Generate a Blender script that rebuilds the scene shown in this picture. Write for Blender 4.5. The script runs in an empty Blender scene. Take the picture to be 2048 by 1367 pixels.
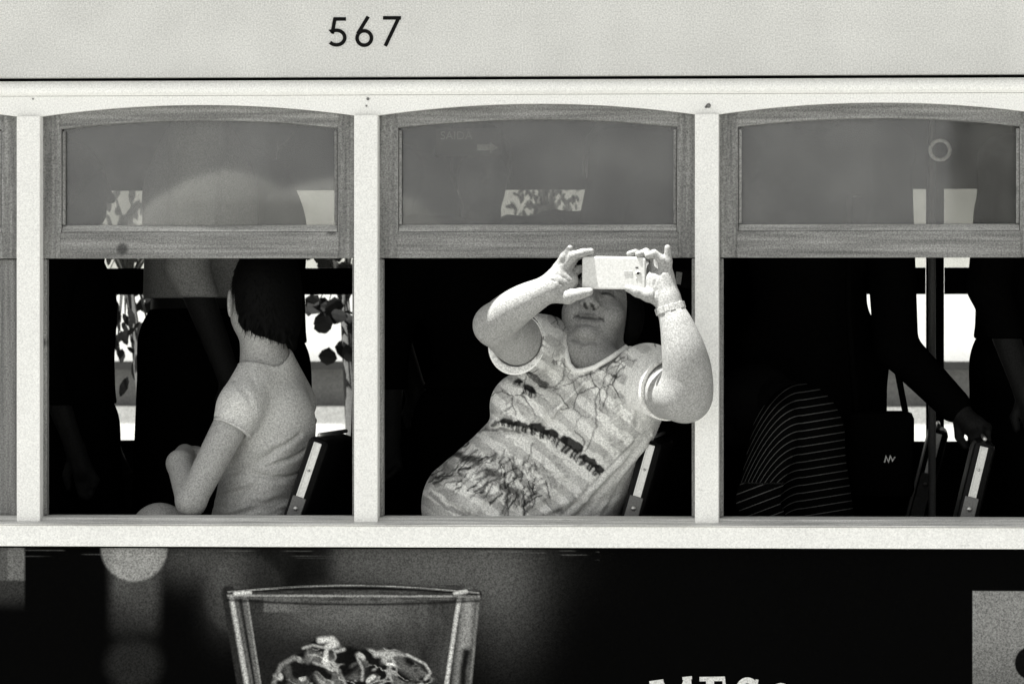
import bpy, bmesh, math, random
import numpy as np
from mathutils import Vector, Matrix
random.seed(7); np.random.seed(7)
S = bpy.context.scene
COL = S.collection
R = math.radians

# ------------------------------------------------------------------ camera, sky, sun, exposure
YAW = R(4.4); DIST = 12.0; FPX = 10439.0          # FPX: focal length in pixels of a 2048 wide picture
FWD = Vector((-math.sin(YAW), math.cos(YAW), 0)); RGT = Vector((math.cos(YAW), math.sin(YAW), 0))
CAM = -FWD * DIST
cd = bpy.data.cameras.new('camera'); cam = bpy.data.objects.new('camera', cd); COL.objects.link(cam)
cam.location = CAM; cam.rotation_euler = (R(90), 0, YAW)
cd.sensor_width = 36.0; cd.lens = FPX * 36.0 / 2048.0; cd.clip_start = 0.5; cd.clip_end = 3000
cd.dof.use_dof = True; cd.dof.focus_distance = 12.0; cd.dof.aperture_fstop = 13.0
S.camera = cam
S.render.resolution_x = 1024; S.render.resolution_y = 683

SUN_TRAVEL = Vector((0.30, 0.172, -0.94)).normalized()
w = bpy.data.worlds.new('World'); S.world = w; w.use_nodes = True
nt = w.node_tree; nt.nodes.clear()
sky = nt.nodes.new('ShaderNodeTexSky'); sky.sky_type = 'NISHITA'; sky.sun_disc = False
sky.sun_elevation = math.asin(-SUN_TRAVEL.z); sky.sun_rotation = math.atan2(-SUN_TRAVEL.x, -SUN_TRAVEL.y)
bw = nt.nodes.new('ShaderNodeRGBToBW'); bg = nt.nodes.new('ShaderNodeBackground'); wo = nt.nodes.new('ShaderNodeOutputWorld')
bg.inputs['Strength'].default_value = 0.075
nt.links.new(sky.outputs[0], bw.inputs[0]); nt.links.new(bw.outputs[0], bg.inputs['Color']); nt.links.new(bg.outputs[0], wo.inputs[0])
sl = bpy.data.lights.new('sun', 'SUN'); sl.energy = 5.0; sl.angle = R(0.5); sl.color = (1.0, 0.995, 0.97)
so = bpy.data.objects.new('sun', sl); COL.objects.link(so)
so.rotation_euler = SUN_TRAVEL.to_track_quat('-Z', 'Y').to_euler(); so.location = (-3, -5, 9)
S.view_settings.view_transform = 'Standard'; S.view_settings.look = 'None'
S.view_settings.exposure = 1.82; S.view_settings.gamma = 1.0
S.render.engine = 'CYCLES'

# ------------------------------------------------------------------ survey helpers: photo measurement + real depth -> metres
def P(px, py, y):
    d = FWD + RGT * ((px - 1024.0) / FPX) + Vector((0, 0, (683.5 - py) / FPX))
    return CAM + d * ((y - CAM.y) / d.y)
def X(px, y=0.0): return P(px, 683.5, y).x
def Z(py, y=0.0, px=1024): return P(px, py, y).z
def r_(p): return p / 870.0
def to_px(v):
    q = v - np.array(CAM)
    dep = q[:, 0] * FWD.x + q[:, 1] * FWD.y
    u = q[:, 0] * RGT.x + q[:, 1] * RGT.y
    return 1024 + FPX * u / dep, 683.5 - FPX * q[:, 2] / dep

FLOOR = -1.03; GROUND = -1.90; FAR = 2.0

# ------------------------------------------------------------------ materials
TINT = (1.0, 1.0, 0.965)
def mat(name, v, rough=0.6, spec=0.35, grain=0.28, gscale=270, blotch=0.06, bump=0.0, bscale=300, metal=0.0, attr=None, stripes=False, knots=False, axis=None, chips=0.0):
    m = bpy.data.materials.new(name); m.use_nodes = True
    n = m.node_tree.nodes; L = m.node_tree.links
    b = n['Principled BSDF']; b.inputs['Roughness'].default_value = rough
    b.inputs['Specular IOR Level'].default_value = spec; b.inputs['Metallic'].default_value = metal
    tc = n.new('ShaderNodeTexCoord'); co = tc.outputs['Object']
    def math_(op, a, c, clamp=False):
        q = n.new('ShaderNodeMath'); q.operation = op; q.use_clamp = clamp
        for i, s in enumerate((a, c)):
            if hasattr(s, 'is_linked'): L.new(s, q.inputs[i])
            else: q.inputs[i].default_value = s
        return q.outputs[0]
    def noise(scale, detail=2.0, vec=None):
        q = n.new('ShaderNodeTexNoise'); q.inputs['Scale'].default_value = scale; q.inputs['Detail'].default_value = detail
        L.new(vec if vec is not None else co, q.inputs['Vector']); return q.outputs['Fac']
    g = noise(gscale, 1.0); val = math_('ADD', math_('MULTIPLY', math_('SUBTRACT', g, 0.5), grain * 5.4), 1.0)
    if blotch:
        val = math_('MULTIPLY', val, math_('ADD', math_('MULTIPLY', math_('SUBTRACT', noise(7, 3.0), 0.5), blotch * 4), 1.0))
    if axis is not None:       # timber: grain streaks along one axis
        mp = n.new('ShaderNodeMapping'); L.new(co, mp.inputs['Vector'])
        sc = [60, 60, 60]; sc[axis] = 2.2; mp.inputs['Scale'].default_value = sc
        st = noise(1.6, 4.0, mp.outputs[0])
        val = math_('MULTIPLY', val, math_('ADD', math_('MULTIPLY', math_('SUBTRACT', st, 0.5), 2.0), 1.0))
        if knots:
            vo = n.new('ShaderNodeTexVoronoi'); vo.inputs['Scale'].default_value = 5.5; L.new(co, vo.inputs['Vector'])
            kn = math_('MULTIPLY', math_('SUBTRACT', vo.outputs['Distance'], 0.06), 25.0, True)
            val = math_('MULTIPLY', val, math_('ADD', math_('MULTIPLY', kn, 0.72), 0.28))
    if chips:                  # chipped and stained paint
        mp = n.new('ShaderNodeMapping'); L.new(co, mp.inputs['Vector']); mp.inputs['Scale'].default_value = (3, 30, 30)
        cf = math_('MULTIPLY', math_('SUBTRACT', noise(4.0, 6.0, mp.outputs[0]), 0.66), 12.0, True)
        val = math_('MULTIPLY', val, math_('SUBTRACT', 1.0, math_('MULTIPLY', cf, chips)))
    if attr:
        at = n.new('ShaderNodeAttribute'); at.attribute_name = attr
        val = math_('MULTIPLY', val, at.outputs['Fac'])
    val = math_('MULTIPLY', val, v)
    if stripes:                # fine woven stripes from a garment coordinate
        at = n.new('ShaderNodeAttribute'); at.attribute_name = 'stripe'
        fr = math_('FRACT', at.outputs['Fac'], 0.0)
        val = math_('ADD', val, math_('MULTIPLY', math_('LESS_THAN', fr, 0.10), 0.10))
    cx = n.new('ShaderNodeCombineColor')
    for i in range(3): L.new(math_('MULTIPLY', val, TINT[i]), cx.inputs[i])
    L.new(cx.outputs[0], b.inputs['Base Color'])
    if bump:
        bp = n.new('ShaderNodeBump'); bp.inputs['Strength'].default_value = bump; bp.inputs['Distance'].default_value = 0.002
        L.new(noise(bscale, 3.0), bp.inputs['Height']); L.new(bp.outputs[0], b.inputs['Normal'])
    return m

M = {}
M['white'] = mat('white_paint', 0.80, 0.45, 0.3, grain=0.11, blotch=0.03, bump=0.12, bscale=160, chips=0.12)
M['board'] = mat('letterboard_paint', 0.62, 0.5, 0.3, grain=0.15, blotch=0.07, bump=0.1, bscale=60)
M['sillp'] = mat('worn_sill_paint', 0.60, 0.6, 0.3, grain=0.13, axis=0, chips=0.5)
M['pine_x'] = mat('varnished_pine_x', 0.20, 0.45, 0.35, grain=0.32, axis=0, knots=True)
M['pine_z'] = mat('varnished_pine_z', 0.19, 0.45, 0.35, grain=0.32, axis=2, knots=True)
M['bead'] = mat('glazing_bead', 0.32, 0.45, 0.35, grain=0.25, axis=0)
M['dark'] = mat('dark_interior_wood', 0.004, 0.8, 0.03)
M['black'] = mat('black_paint', 0.002, 0.8, 0.02)
M['ink'] = mat('black_lettering', 0.004, 0.6, 0.1, grain=0.0, blotch=0)
M['steel'] = mat('brushed_steel', 0.62, 0.32, 0.5, grain=0.1, metal=0.85)
M['darksteel'] = mat('dull_cast_metal', 0.16, 0.6, 0.4, grain=0.15)
M['leather'] = mat('black_leather', 0.004, 0.5, 0.12, grain=0.2, bump=0.4, bscale=220)
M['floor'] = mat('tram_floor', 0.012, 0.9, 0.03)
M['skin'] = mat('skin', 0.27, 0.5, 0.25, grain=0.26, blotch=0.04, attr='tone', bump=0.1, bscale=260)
M['skin_shaded'] = mat('shaded_passenger_skin', 0.015, 0.6, 0.08, attr='tone')  # near-black copy of skin, cabin shade put into its colour
M['hair'] = mat('dark_hair', 0.003, 0.7, 0.06, grain=0.3, bump=0.9, bscale=120)
M['tee'] = mat('printed_jersey', 0.98, 0.85, 0.05, grain=0.24, blotch=0.03, attr='tone', bump=0.2, bscale=350)
M['greytee'] = mat('grey_cotton', 0.56, 0.85, 0.05, grain=0.26, bump=0.25, bscale=350)
M['shirt'] = mat('pale_checked_shirt', 0.30, 0.9, 0.05, grain=0.3, bump=0.2)
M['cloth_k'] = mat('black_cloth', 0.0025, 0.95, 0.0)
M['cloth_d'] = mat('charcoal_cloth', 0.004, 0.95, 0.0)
M['stripe'] = mat('thin_striped_jersey', 0.003, 0.9, 0.0, grain=0.2, stripes=True)
M['denim'] = mat('faded_trousers', 0.34, 0.9, 0.1, bump=0.2)
M['phone'] = mat('white_phone_shell', 0.58, 0.4, 0.3, grain=0.1, blotch=0.02)
M['watch'] = mat('steel_bracelet', 0.36, 0.4, 0.4, grain=0.3)
M['phone_b'] = mat('phone_buttons', 0.42, 0.4, 0.4, grain=0.05)
M['lens'] = mat('lens_glass', 0.01, 0.1, 0.6, grain=0.0)
M['poster'] = mat('printed_advert', 1.0, 0.6, 0.02, grain=0.34, blotch=0.05, attr='tone', bump=0.15, bscale=110)
M['vinyl'] = mat('white_vinyl', 0.62, 0.6, 0.1, grain=0.2)
M['upper'] = mat('dimmed_upper_wall', 0.26, 0.9, 0.1, blotch=0.2)  # shade put into the colour, dims the wall behind the panes
M['plaster'] = mat('pale_plaster', 0.62, 0.9, 0.1, blotch=0.08)
M['stone'] = mat('grey_stone', 0.16, 0.9, 0.1, blotch=0.1)
M['stone_k'] = mat('dark_stone_ledge', 0.03, 0.9, 0.1)
M['paving'] = mat('street_paving', 0.22, 0.9, 0.2, grain=0.1, gscale=40, blotch=0.12, bump=0.5, bscale=30)
M['bark'] = mat('bark', 0.06, 0.9, 0.1, bump=0.6, bscale=60)
M['leaf'] = mat('leaf', 0.012, 0.7, 0.05)
M['sign'] = mat('sign_plate', 0.02, 0.6, 0.2)
M['faint'] = mat('grey_sign_letters', 0.22, 0.7, 0.1)  # grey letters that read only faintly on the plate
M['signtxt'] = mat('sign_letters', 0.75, 0.6, 0.2)
# window glass: clear pane with surface reflection and a film of dust
g = bpy.data.materials.new('dusty_window_glass'); g.use_nodes = True
gn = g.node_tree.nodes; gl = g.node_tree.links; gn.clear()
go = gn.new('ShaderNodeOutputMaterial'); tr = gn.new('ShaderNodeBsdfTransparent'); gs = gn.new('ShaderNodeBsdfGlossy'); df = gn.new('ShaderNodeBsdfDiffuse')
fr = gn.new('ShaderNodeFresnel'); fr.inputs['IOR'].default_value = 1.52; m1 = gn.new('ShaderNodeMixShader'); m2 = gn.new('ShaderNodeMixShader')
tr.inputs['Color'].default_value = (0.9, 0.9, 0.88, 1); gs.inputs['Roughness'].default_value = 0.03; df.inputs['Color'].default_value = (0.6, 0.6, 0.58, 1)
nz = gn.new('ShaderNodeTexNoise'); nz.inputs['Scale'].default_value = 6; nz.inputs['Detail'].default_value = 5
nz2 = gn.new('ShaderNodeTexNoise'); nz2.inputs['Scale'].default_value = 400; gtc = gn.new('ShaderNodeTexCoord')
gl.new(gtc.outputs['Object'], nz.inputs['Vector']); gl.new(gtc.outputs['Object'], nz2.inputs['Vector'])
mu = gn.new('ShaderNodeMath'); mu.operation = 'MULTIPLY'; gl.new(nz.outputs['Fac'], mu.inputs[0]); gl.new(nz2.outputs['Fac'], mu.inputs[1])
mu2 = gn.new('ShaderNodeMath'); mu2.operation = 'MULTIPLY'; gl.new(mu.outputs[0], mu2.inputs[0]); mu2.inputs[1].default_value = 0.36
gl.new(mu2.outputs[0], m1.inputs['Fac']); gl.new(tr.outputs[0], m1.inputs[1]); gl.new(df.outputs[0], m1.inputs[2])
gl.new(fr.outputs[0], m2.inputs['Fac']); gl.new(m1.outputs[0], m2.inputs[1]); gl.new(gs.outputs[0], m2.inputs[2])
gl.new(m2.outputs[0], go.inputs['Surface']); M['glass'] = g

# ------------------------------------------------------------------ mesh helpers
def link(name, me, m, parent=None, smooth=False):
    o = bpy.data.objects.new(name, me); COL.objects.link(o)
    if m: me.materials.append(M[m])
    if parent: o.parent = parent
    if smooth:
        me.polygons.foreach_set('use_smooth', np.ones(len(me.polygons), dtype=bool))
    return o
def pyd(name, v, f, m, parent=None, smooth=False):
    me = bpy.data.meshes.new(name); me.from_pydata([tuple(q) for q in v], [], f); me.update()
    bm = bmesh.new(); bm.from_mesh(me); bmesh.ops.recalc_face_normals(bm, faces=bm.faces); bm.to_mesh(me); bm.free()
    return link(name, me, m, parent, smooth)
def tag(o, label, cat, group=None, kind=None):
    if label: o['label'] = label
    if cat: o['category'] = cat
    if group: o['group'] = group
    if kind: o['kind'] = kind
    return o
def empty(name, loc=(0, 0, 0)):
    o = bpy.data.objects.new(name, None); COL.objects.link(o); o.location = loc; return o
def bev(o, wd=0.003, seg=2):
    b = o.modifiers.new('bevel', 'BEVEL'); b.width = wd; b.segments = seg; b.limit_method = 'ANGLE'; b.angle_limit = R(40); return o
def box(name, x0, x1, y0, y1, z0, z1, m, parent=None, b=0.0):
    v = [(x, y, z) for x in (x0, x1) for y in (y0, y1) for z in (z0, z1)]
    f = [(0, 1, 3, 2), (4, 6, 7, 5), (0, 4, 5, 1), (2, 3, 7, 6), (0, 2, 6, 4), (1, 5, 7, 3)]
    o = pyd(name, v, f, m, parent)
    return bev(o, b) if b else o
def profile(name, pts, x0, x1, m, parent=None, b=0.0, smooth=False, n=1):
    k = len(pts); v = []; f = []
    for i in range(n + 1):
        x = x0 + (x1 - x0) * i / n
        v += [(x, y, z) for y, z in pts]
    for s in range(n):
        for i in range(k):
            j = (i + 1) % k; a = s * k
            f.append((a + i, a + j, a + k + j, a + k + i))
    f.append(tuple(range(k))[::-1]); f.append(tuple(range(n * k, n * k + k)))
    o = pyd(name, v, f, m, parent, smooth)
    return bev(o, b) if b else o
def ribbon(name, xs, zb, zt, y0, y1, m, parent=None, b=0.0):
    n = len(xs); v = []
    for i in range(n): v += [(xs[i], y0, zb[i]), (xs[i], y0, zt[i]), (xs[i], y1, zt[i]), (xs[i], y1, zb[i])]
    f = []
    for i in range(n - 1):
        a = 4 * i; c = a + 4
        for j in range(4): f.append((a + j, a + (j + 1) % 4, c + (j + 1) % 4, c + j))
    f.append((0, 1, 2, 3)); f.append((4 * n - 4, 4 * n - 1, 4 * n - 2, 4 * n - 3))
    o = pyd(name, v, f, m, parent)
    return bev(o, b) if b else o
def tube(name, pts, rad, m, parent=None, seg=10, closed=False):
    v = []; f = []; n = len(pts); pts = [Vector(p) for p in pts]
    rad = rad if isinstance(rad, (list, tuple)) else [rad] * n
    for i, p in enumerate(pts):
        a = pts[(i - 1) % n] if (closed or i) else p; c = pts[(i + 1) % n] if (closed or i < n - 1) else p
        d = (c - a).normalized(); q = d.cross(Vector((0.31, 0.17, 0.93))).normalized(); s = d.cross(q)
        for j in range(seg):
            t = 2 * math.pi * j / seg; v.append(p + (q * math.cos(t) + s * math.sin(t)) * rad[i])
    for i in range(n if closed else n - 1):
        for j in range(seg):
            a = i * seg + j; e = i * seg + (j + 1) % seg; k = ((i + 1) % n) * seg
            f.append((a, e, k + (j + 1) % seg, k + j))
    if not closed: f.append(tuple(range(seg))[::-1]); f.append(tuple(range((n - 1) * seg, n * seg)))
    return pyd(name, v, f, m, parent, True)
def stroke(name, pl, wd, y, th, m, parent):      # flat letter stroke following a polyline given as (x, z), standing off a wall facing -y
    pl = [Vector((a, c)) for a, c in pl]; n = len(pl); v = []
    for i, p in enumerate(pl):
        a = pl[max(i - 1, 0)]; c = pl[min(i + 1, n - 1)]; d = (c - a).normalized(); q = Vector((-d.y, d.x))
        s = 1.0
        if 0 < i < n - 1:
            d1 = (p - a).normalized(); s = 1.0 / max(0.5, abs(d1.dot(d)))
        for k in (-1, 1):
            e = p + q * wd * 0.5 * k * s; v += [(e.x, y, e.y), (e.x, y - th, e.y)]
    f = []
    for i in range(n - 1):
        a = 4 * i; b = a + 4
        f += [(a + 1, a + 3, b + 3, b + 1), (a, b, b + 2, a + 2), (a, a + 1, b + 1, b), (a + 2, b + 2, b + 3, a + 3)]
    f += [(0, 2, 3, 1), (4 * n - 4, 4 * n - 3, 4 * n - 1, 4 * n - 2)]
    return v, f
def join_strokes(name, lst, m, parent):
    V = []; F = []
    for v, f in lst:
        o = len(V); V += v; F += [tuple(i + o for i in q) for q in f]
    return pyd(name, V, F, m, parent)

# ------------------------------------------------------------------ solid modelling on a distance field (bodies and clothing)
class Vol:
    def __init__(s, lo, hi, h):
        s.lo = np.array(lo, float); s.h = h
        s.n = np.ceil((np.array(hi) - s.lo) / h).astype(int) + 1
        s.ax = [(s.lo[i] + h * np.arange(s.n[i])).astype(np.float32) for i in range(3)]
        s.d = np.full(s.n, 0.25, np.float32)
    def sub(s, lo, hi):
        sl = []
        for i in range(3):
            a = int(max(0, math.floor((lo[i] - s.lo[i]) / s.h))); b = int(min(s.n[i], math.ceil((hi[i] - s.lo[i]) / s.h) + 1))
            if b <= a: return None, None
            sl.append(slice(a, b))
        g = [s.ax[0][sl[0]][:, None, None], s.ax[1][sl[1]][None, :, None], s.ax[2][sl[2]][None, None, :]]
        return tuple(sl), g
    def mix(s, sl, e, k, cut):
        a = s.d[sl]
        if cut: a, e = -a, e
        if k > 0:
            hh = np.maximum(k - np.abs(a - e), 0) / k; o = np.minimum(a, e) - hh * hh * k * 0.25
        else: o = np.minimum(a, e)
        s.d[sl] = -o if cut else o
    def cone(s, a, b, ra, rb, k=0.02, cut=False):
        a = np.array(a, float); b = np.array(b, float); mr = max(ra, rb) + k + 3 * s.h
        if cut: mr += 0.0
        sl, g = s.sub(np.minimum(a, b) - mr, np.maximum(a, b) + mr)
        if sl is None: return
        ab = b - a; L = float(ab @ ab) + 1e-12
        q = [g[i] - np.float32(a[i]) for i in range(3)]
        t = np.clip((q[0] * ab[0] + q[1] * ab[1] + q[2] * ab[2]) / L, 0, 1).astype(np.float32)
        e = np.sqrt((q[0] - t * ab[0]) ** 2 + (q[1] - t * ab[1]) ** 2 + (q[2] - t * ab[2]) ** 2) - (ra + t * (rb - ra))
        s.mix(sl, e.astype(np.float32), k, cut)
    def chain(s, pts, rad, k=0.01):
        for i in range(len(pts) - 1): s.cone(pts[i], pts[i + 1], rad[i], rad[i + 1], k)
    def limb(s, pts, rad, k=0.0, n=9):             # limb swept along a smooth curve with a smoothly changing girth
        a = np.array([list(p) + [q] for p, q in zip(pts, rad)]); a = np.vstack([2 * a[0] - a[1], a, 2 * a[-1] - a[-2]]); o = []
        for i in range(1, len(a) - 2):
            for j in range(n):
                t = j / n; p0, p1, p2, p3 = a[i - 1:i + 3]
                o.append(.5 * (2 * p1 + (p2 - p0) * t + (2 * p0 - 5 * p1 + 4 * p2 - p3) * t * t + (3 * p1 - p0 - 3 * p2 + p3) * t ** 3))
        o.append(a[-2])
        w_ = Vol(s.lo, s.lo, s.h); w_.ax = s.ax; w_.n = s.n; w_.d = np.full(s.n, .25, np.float32)
        for p, q in zip(o[:-1], o[1:]): w_.cone(p[:3], q[:3], p[3], q[3], 0.004)
        if k: hh = np.maximum(k - np.abs(s.d - w_.d), 0) / k; s.d = np.minimum(s.d, w_.d) - hh * hh * k * .25
        else: s.d = np.minimum(s.d, w_.d)
    def ell(s, c, rad, k=0.02, cut=False, rot=None, only=None):
        c = np.array(c, float); rad = np.array(rad, float); mr = rad.max() + k + 3 * s.h
        sl, g = s.sub(c - mr, c + mr)
        if sl is None: return
        q = [g[i] - np.float32(c[i]) for i in range(3)]
        if rot is not None:
            A = np.array(rot)                      # rows: local axes
            q = [A[i, 0] * q[0] + A[i, 1] * q[1] + A[i, 2] * q[2] for i in range(3)]
        k0 = np.sqrt(sum((q[i] / rad[i]) ** 2 for i in range(3))); k1 = np.sqrt(sum((q[i] / rad[i] ** 2) ** 2 for i in range(3))) + 1e-6
        e = k0 * (k0 - 1) / k1
        if only is not None: e = np.maximum(e, only(g, q))
        s.mix(sl, e.astype(np.float32), k, cut)
    def plane(s, p, n, k=0.0):                     # cut away the side the normal points to
        p = np.array(p, float); n = np.array(n, float); n /= np.linalg.norm(n)
        e = (s.ax[0][:, None, None] - p[0]) * n[0] + (s.ax[1][None, :, None] - p[1]) * n[1] + (s.ax[2][None, None, :] - p[2]) * n[2]
        s.d = np.maximum(s.d, e.astype(np.float32))
    def front(s, px, py, y0=-0.3):                 # first surface met along the line of a measured point
        p0 = P(px, py, y0); p1 = P(px, py, 1.2)
        for i in range(600):
            p = p0.lerp(p1, i / 600); q = ((np.array(p) - s.lo) / s.h).round().astype(int)
            if (q >= 0).all() and (q < s.n).all() and s.d[tuple(q)] < 0: return p
        return P(px, py, 0.2)
    def mesh(s, name, m, parent=None):
        v, f = nets(s.d, s.lo, s.h)
        me = bpy.data.meshes.new(name)
        me.vertices.add(len(v)); me.vertices.foreach_set('co', v.astype(np.float32).ravel())
        me.loops.add(f.size); me.loops.foreach_set('vertex_index', f.astype(np.int32).ravel())
        me.polygons.add(len(f)); me.polygons.foreach_set('loop_start', np.arange(0, f.size, 4, dtype=np.int32))
        me.update(calc_edges=True); me.validate()
        return link(name, me, m, parent, True), v
def nets(d, lo, h):
    d = d.copy()
    for i in range(3):
        a = [slice(None)] * 3; a[i] = 0; d[tuple(a)] = 0.1; a[i] = -1; d[tuple(a)] = 0.1
    s = d < 0; n = np.array(d.shape) - 1
    offs = [(i, j, k) for i in (0, 1) for j in (0, 1) for k in (0, 1)]
    cnt = np.zeros(n, np.uint8)
    for o in offs: cnt += s[o[0]:o[0] + n[0], o[1]:o[1] + n[1], o[2]:o[2] + n[2]]
    act = (cnt > 0) & (cnt < 8); idx = np.argwhere(act)
    vid = np.full(n, -1, np.int32); vid[act] = np.arange(len(idx))
    val = [d[idx[:, 0] + o[0], idx[:, 1] + o[1], idx[:, 2] + o[2]] for o in offs]
    acc = np.zeros((len(idx), 3)); c = np.zeros(len(idx))
    for a in range(8):
        for b in range(a + 1, 8):
            if sum(abs(offs[a][i] - offs[b][i]) for i in range(3)) != 1: continue
            mk = (val[a] < 0) != (val[b] < 0); t = val[a][mk] / (val[a][mk] - val[b][mk])
            acc[mk] += np.array(offs[a]) + t[:, None] * (np.array(offs[b]) - np.array(offs[a])); c[mk] += 1
    v = lo + h * (idx + acc / c[:, None]); F = []
    for ax in range(3):
        u, w_ = [(1, 2), (2, 0), (0, 1)][ax]
        a = [slice(None)] * 3; b = [slice(None)] * 3; a[ax] = slice(0, -1); b[ax] = slice(1, None)
        sa = s[tuple(a)]; sb = s[tuple(b)]
        for flip in (0, 1):
            e = np.argwhere((sa & ~sb) if not flip else (~sa & sb))
            e = e[(e[:, u] > 0) & (e[:, w_] > 0) & (e[:, u] < n[u]) & (e[:, w_] < n[w_])]
            q = []
            for du, dw in ((1, 1), (0, 1), (0, 0), (1, 0)):
                t = e.copy(); t[:, u] -= du; t[:, w_] -= dw; q.append(vid[t[:, 0], t[:, 1], t[:, 2]])
            q = np.stack(q, 1); F.append(q[:, ::-1] if flip else q)
    return v, np.concatenate(F)
def attr(o, name, arr):
    a = o.data.attributes.new(name, 'FLOAT', 'POINT'); a.data.foreach_set('value', np.asarray(arr, np.float32))
def seg_d(px, py, pts):
    best = np.full(px.shape, 1e9)
    for (x0, y0), (x1, y1) in zip(pts[:-1], pts[1:]):
        dx, dy = x1 - x0, y1 - y0; t = np.clip(((px - x0) * dx + (py - y0) * dy) / (dx * dx + dy * dy + 1e-9), 0, 1)
        best = np.minimum(best, np.hypot(px - x0 - t * dx, py - y0 - t * dy))
    return best
def vnoise(x, y, seed=0):
    x = np.asarray(x, float); y = np.asarray(y, float); xi = np.floor(x).astype(int); yi = np.floor(y).astype(int)
    def hsh(a, b):
        q = np.sin(a * 127.1 + b * 311.7 + seed * 74.7) * 43758.5453; return q - np.floor(q)
    fx = x - xi; fy = y - yi; fx = fx * fx * (3 - 2 * fx); fy = fy * fy * (3 - 2 * fy)
    return (hsh(xi, yi) * (1 - fx) + hsh(xi + 1, yi) * fx) * (1 - fy) + (hsh(xi, yi + 1) * (1 - fx) + hsh(xi + 1, yi + 1) * fx) * fy
def sst(a, b, x): t = np.clip((x - a) / (b - a), 0, 1); return t * t * (3 - 2 * t)

# ------------------------------------------------------------------ the street
gr = pyd('street_paving', [(-600, -600, GROUND), (600, -600, GROUND), (600, 900, GROUND), (-600, 900, GROUND)], [(0, 1, 2, 3)], 'paving')
gr['kind'] = 'structure'
rails = []
for y in (0.45, 1.55):
    ra = box('tram_rail', -14, 14, y - 0.03, y + 0.03, GROUND - 0.05, GROUND + 0.012, 'darksteel', gr)

# ------------------------------------------------------------------ the tram
tram = empty('tram', (0, 0, GROUND))
tag(tram, 'old white wooden tram number 567 with arched pine window sashes', 'tram')
def T(o): o.location.z -= 0.0; return o
tram.location = (0, 0, 0)
pc = [X(56.5, -0.012), X(730.5, -0.012), X(1413.5, -0.012)]
PITCH = (pc[2] - pc[0]) / 2
PC = [pc[0] + PITCH * i for i in range(-2, 6)]
XA, XB = PC[0] - 0.03, PC[-1] + 0.03
HW = r_(23.8)
zG0, zG1 = Z(159.5), Z(153)
# letterboard with the fleet number
letter = box('letterboard', XA, XB, 0.0, 0.03, zG1, Z(-262), 'board', tram, 0.003)
box('letterboard_joint', XA, XB, 0.016, 0.03, zG0 + 0.0005, zG1 - 0.0005, 'black', tram)
prof = [(0.028, zG0), (-0.004, zG0)]
zm0, zm1 = Z(186), zG0 - 0.002
for i in range(9):
    t = math.pi * i / 8; prof.append((-0.006 - 0.013 * math.sin(t), (zm0 + zm1) / 2 + (zm1 - zm0) / 2 * math.cos(t)))
prof += [(0.0, zm0 - 0.003), (0.028, zm0 - 0.003)]
profile('cornice_moulding', prof, XA, XB, 'white', tram, n=1)
# head board with the arched undersides
def arch(u): return 1 - (2 * u - 1) ** 2           # 0 at the pillars, 1 at mid bay
xs = []; zb = []
zE, zM = Z(230), Z(207.5)
for b in range(len(PC) - 1):
    a, c = PC[b] + HW * 0.96, PC[b + 1] - HW * 0.96
    if b == 0: xs.append(XA); zb.append(zE)
    for i in range(25):
        u = i / 24; xs.append(a + (c - a) * u); zb.append(zE + (zM - zE) * arch(u))
xs.append(XB); zb.append(zE)
ribbon('head_board', xs, zb, [zm0 - 0.0035] * len(xs), 0.0, 0.026, 'white', tram, 0.002)
for b, x in enumerate(PC):
    box('pillar', x - HW, x + HW, -0.012, 0.075, Z(1045.5), Z(229), 'white', tram, 0.0025)
    for s in (-1, 1):
        box('sash_guide', *sorted((x + s * (HW - 0.001), x + s * (HW + 0.009))), 0.034, 0.062, Z(1032), Z(517), 'pine_z', tram, 0.002)
# sill and belt rail
profile('window_sill', [(-0.030, Z(1050)), (-0.030, Z(1048.2)), (0.004, Z(1040)), (0.012, Z(1036.5)), (0.05, Z(1033.5)), (0.10, Z(1033.5)), (0.10, Z(1056)), (-0.0, Z(1056)), (-0.0, Z(1050.2))], XA, XB, 'sillp', tram, 0.0015)
profile('belt_rail', [(-0.024, Z(1050.8)), (0.0, Z(1050.8)), (0.0, Z(1093.5)), (-0.024, Z(1093.5))], XA, XB, 'white', tram, 0.0025)
# bolts and filled screw holes on the head board
def disc(name, px, py, y, rad, m, parent, th=0.002):
    c = P(px, py, y); return tube(name, [(c.x, y, c.z), (c.x, y - th, c.z)], rad, m, parent, 12)
for px, py, rr in ((1417, 211.5, 0.0055), (736, 198, 0.0035), (733, 212, 0.0022), (66, 198, 0.002), (1412, 214, 0.003)):
    disc('bolt', px, py, 0.0, rr, 'darksteel', tram)
# fleet number
def pz(px, py): return (X(px, 0), Z(py, 0, px))
def arc(cx, cy, rx, ry, a0, a1, n=22): return [(cx + rx * math.cos(R(a0 + (a1 - a0) * i / n)), cy - ry * math.sin(R(a0 + (a1 - a0) * i / n))) for i in range(n + 1)]
SW = r_(7.2)
def glyph(name, polys): return join_strokes(name, [stroke('', [pz(*q) for q in pl], SW, 0.0, 0.0012 + 0.0003 * i, 'ink', None) for i, pl in enumerate(polys)], 'ink', letter)
glyph('digit_five', [[(692, 38.4), (667.5, 38.4)], [(670.2, 36.0), (664.6, 66.5)], [(664.4, 64.5)] + arc(673.0, 75.6, 16.6, 14.6, 128, -140)])
glyph('digit_six', [[(736.5, 33.5), (715.5, 68)], arc(728.6, 76.5, 14.4, 14.4, 150, 510, 36)])
glyph('digit_seven', [[(766, 36.2), (802, 36.2)], [(798.5, 34.0), (770.5, 92.5)]])

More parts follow.
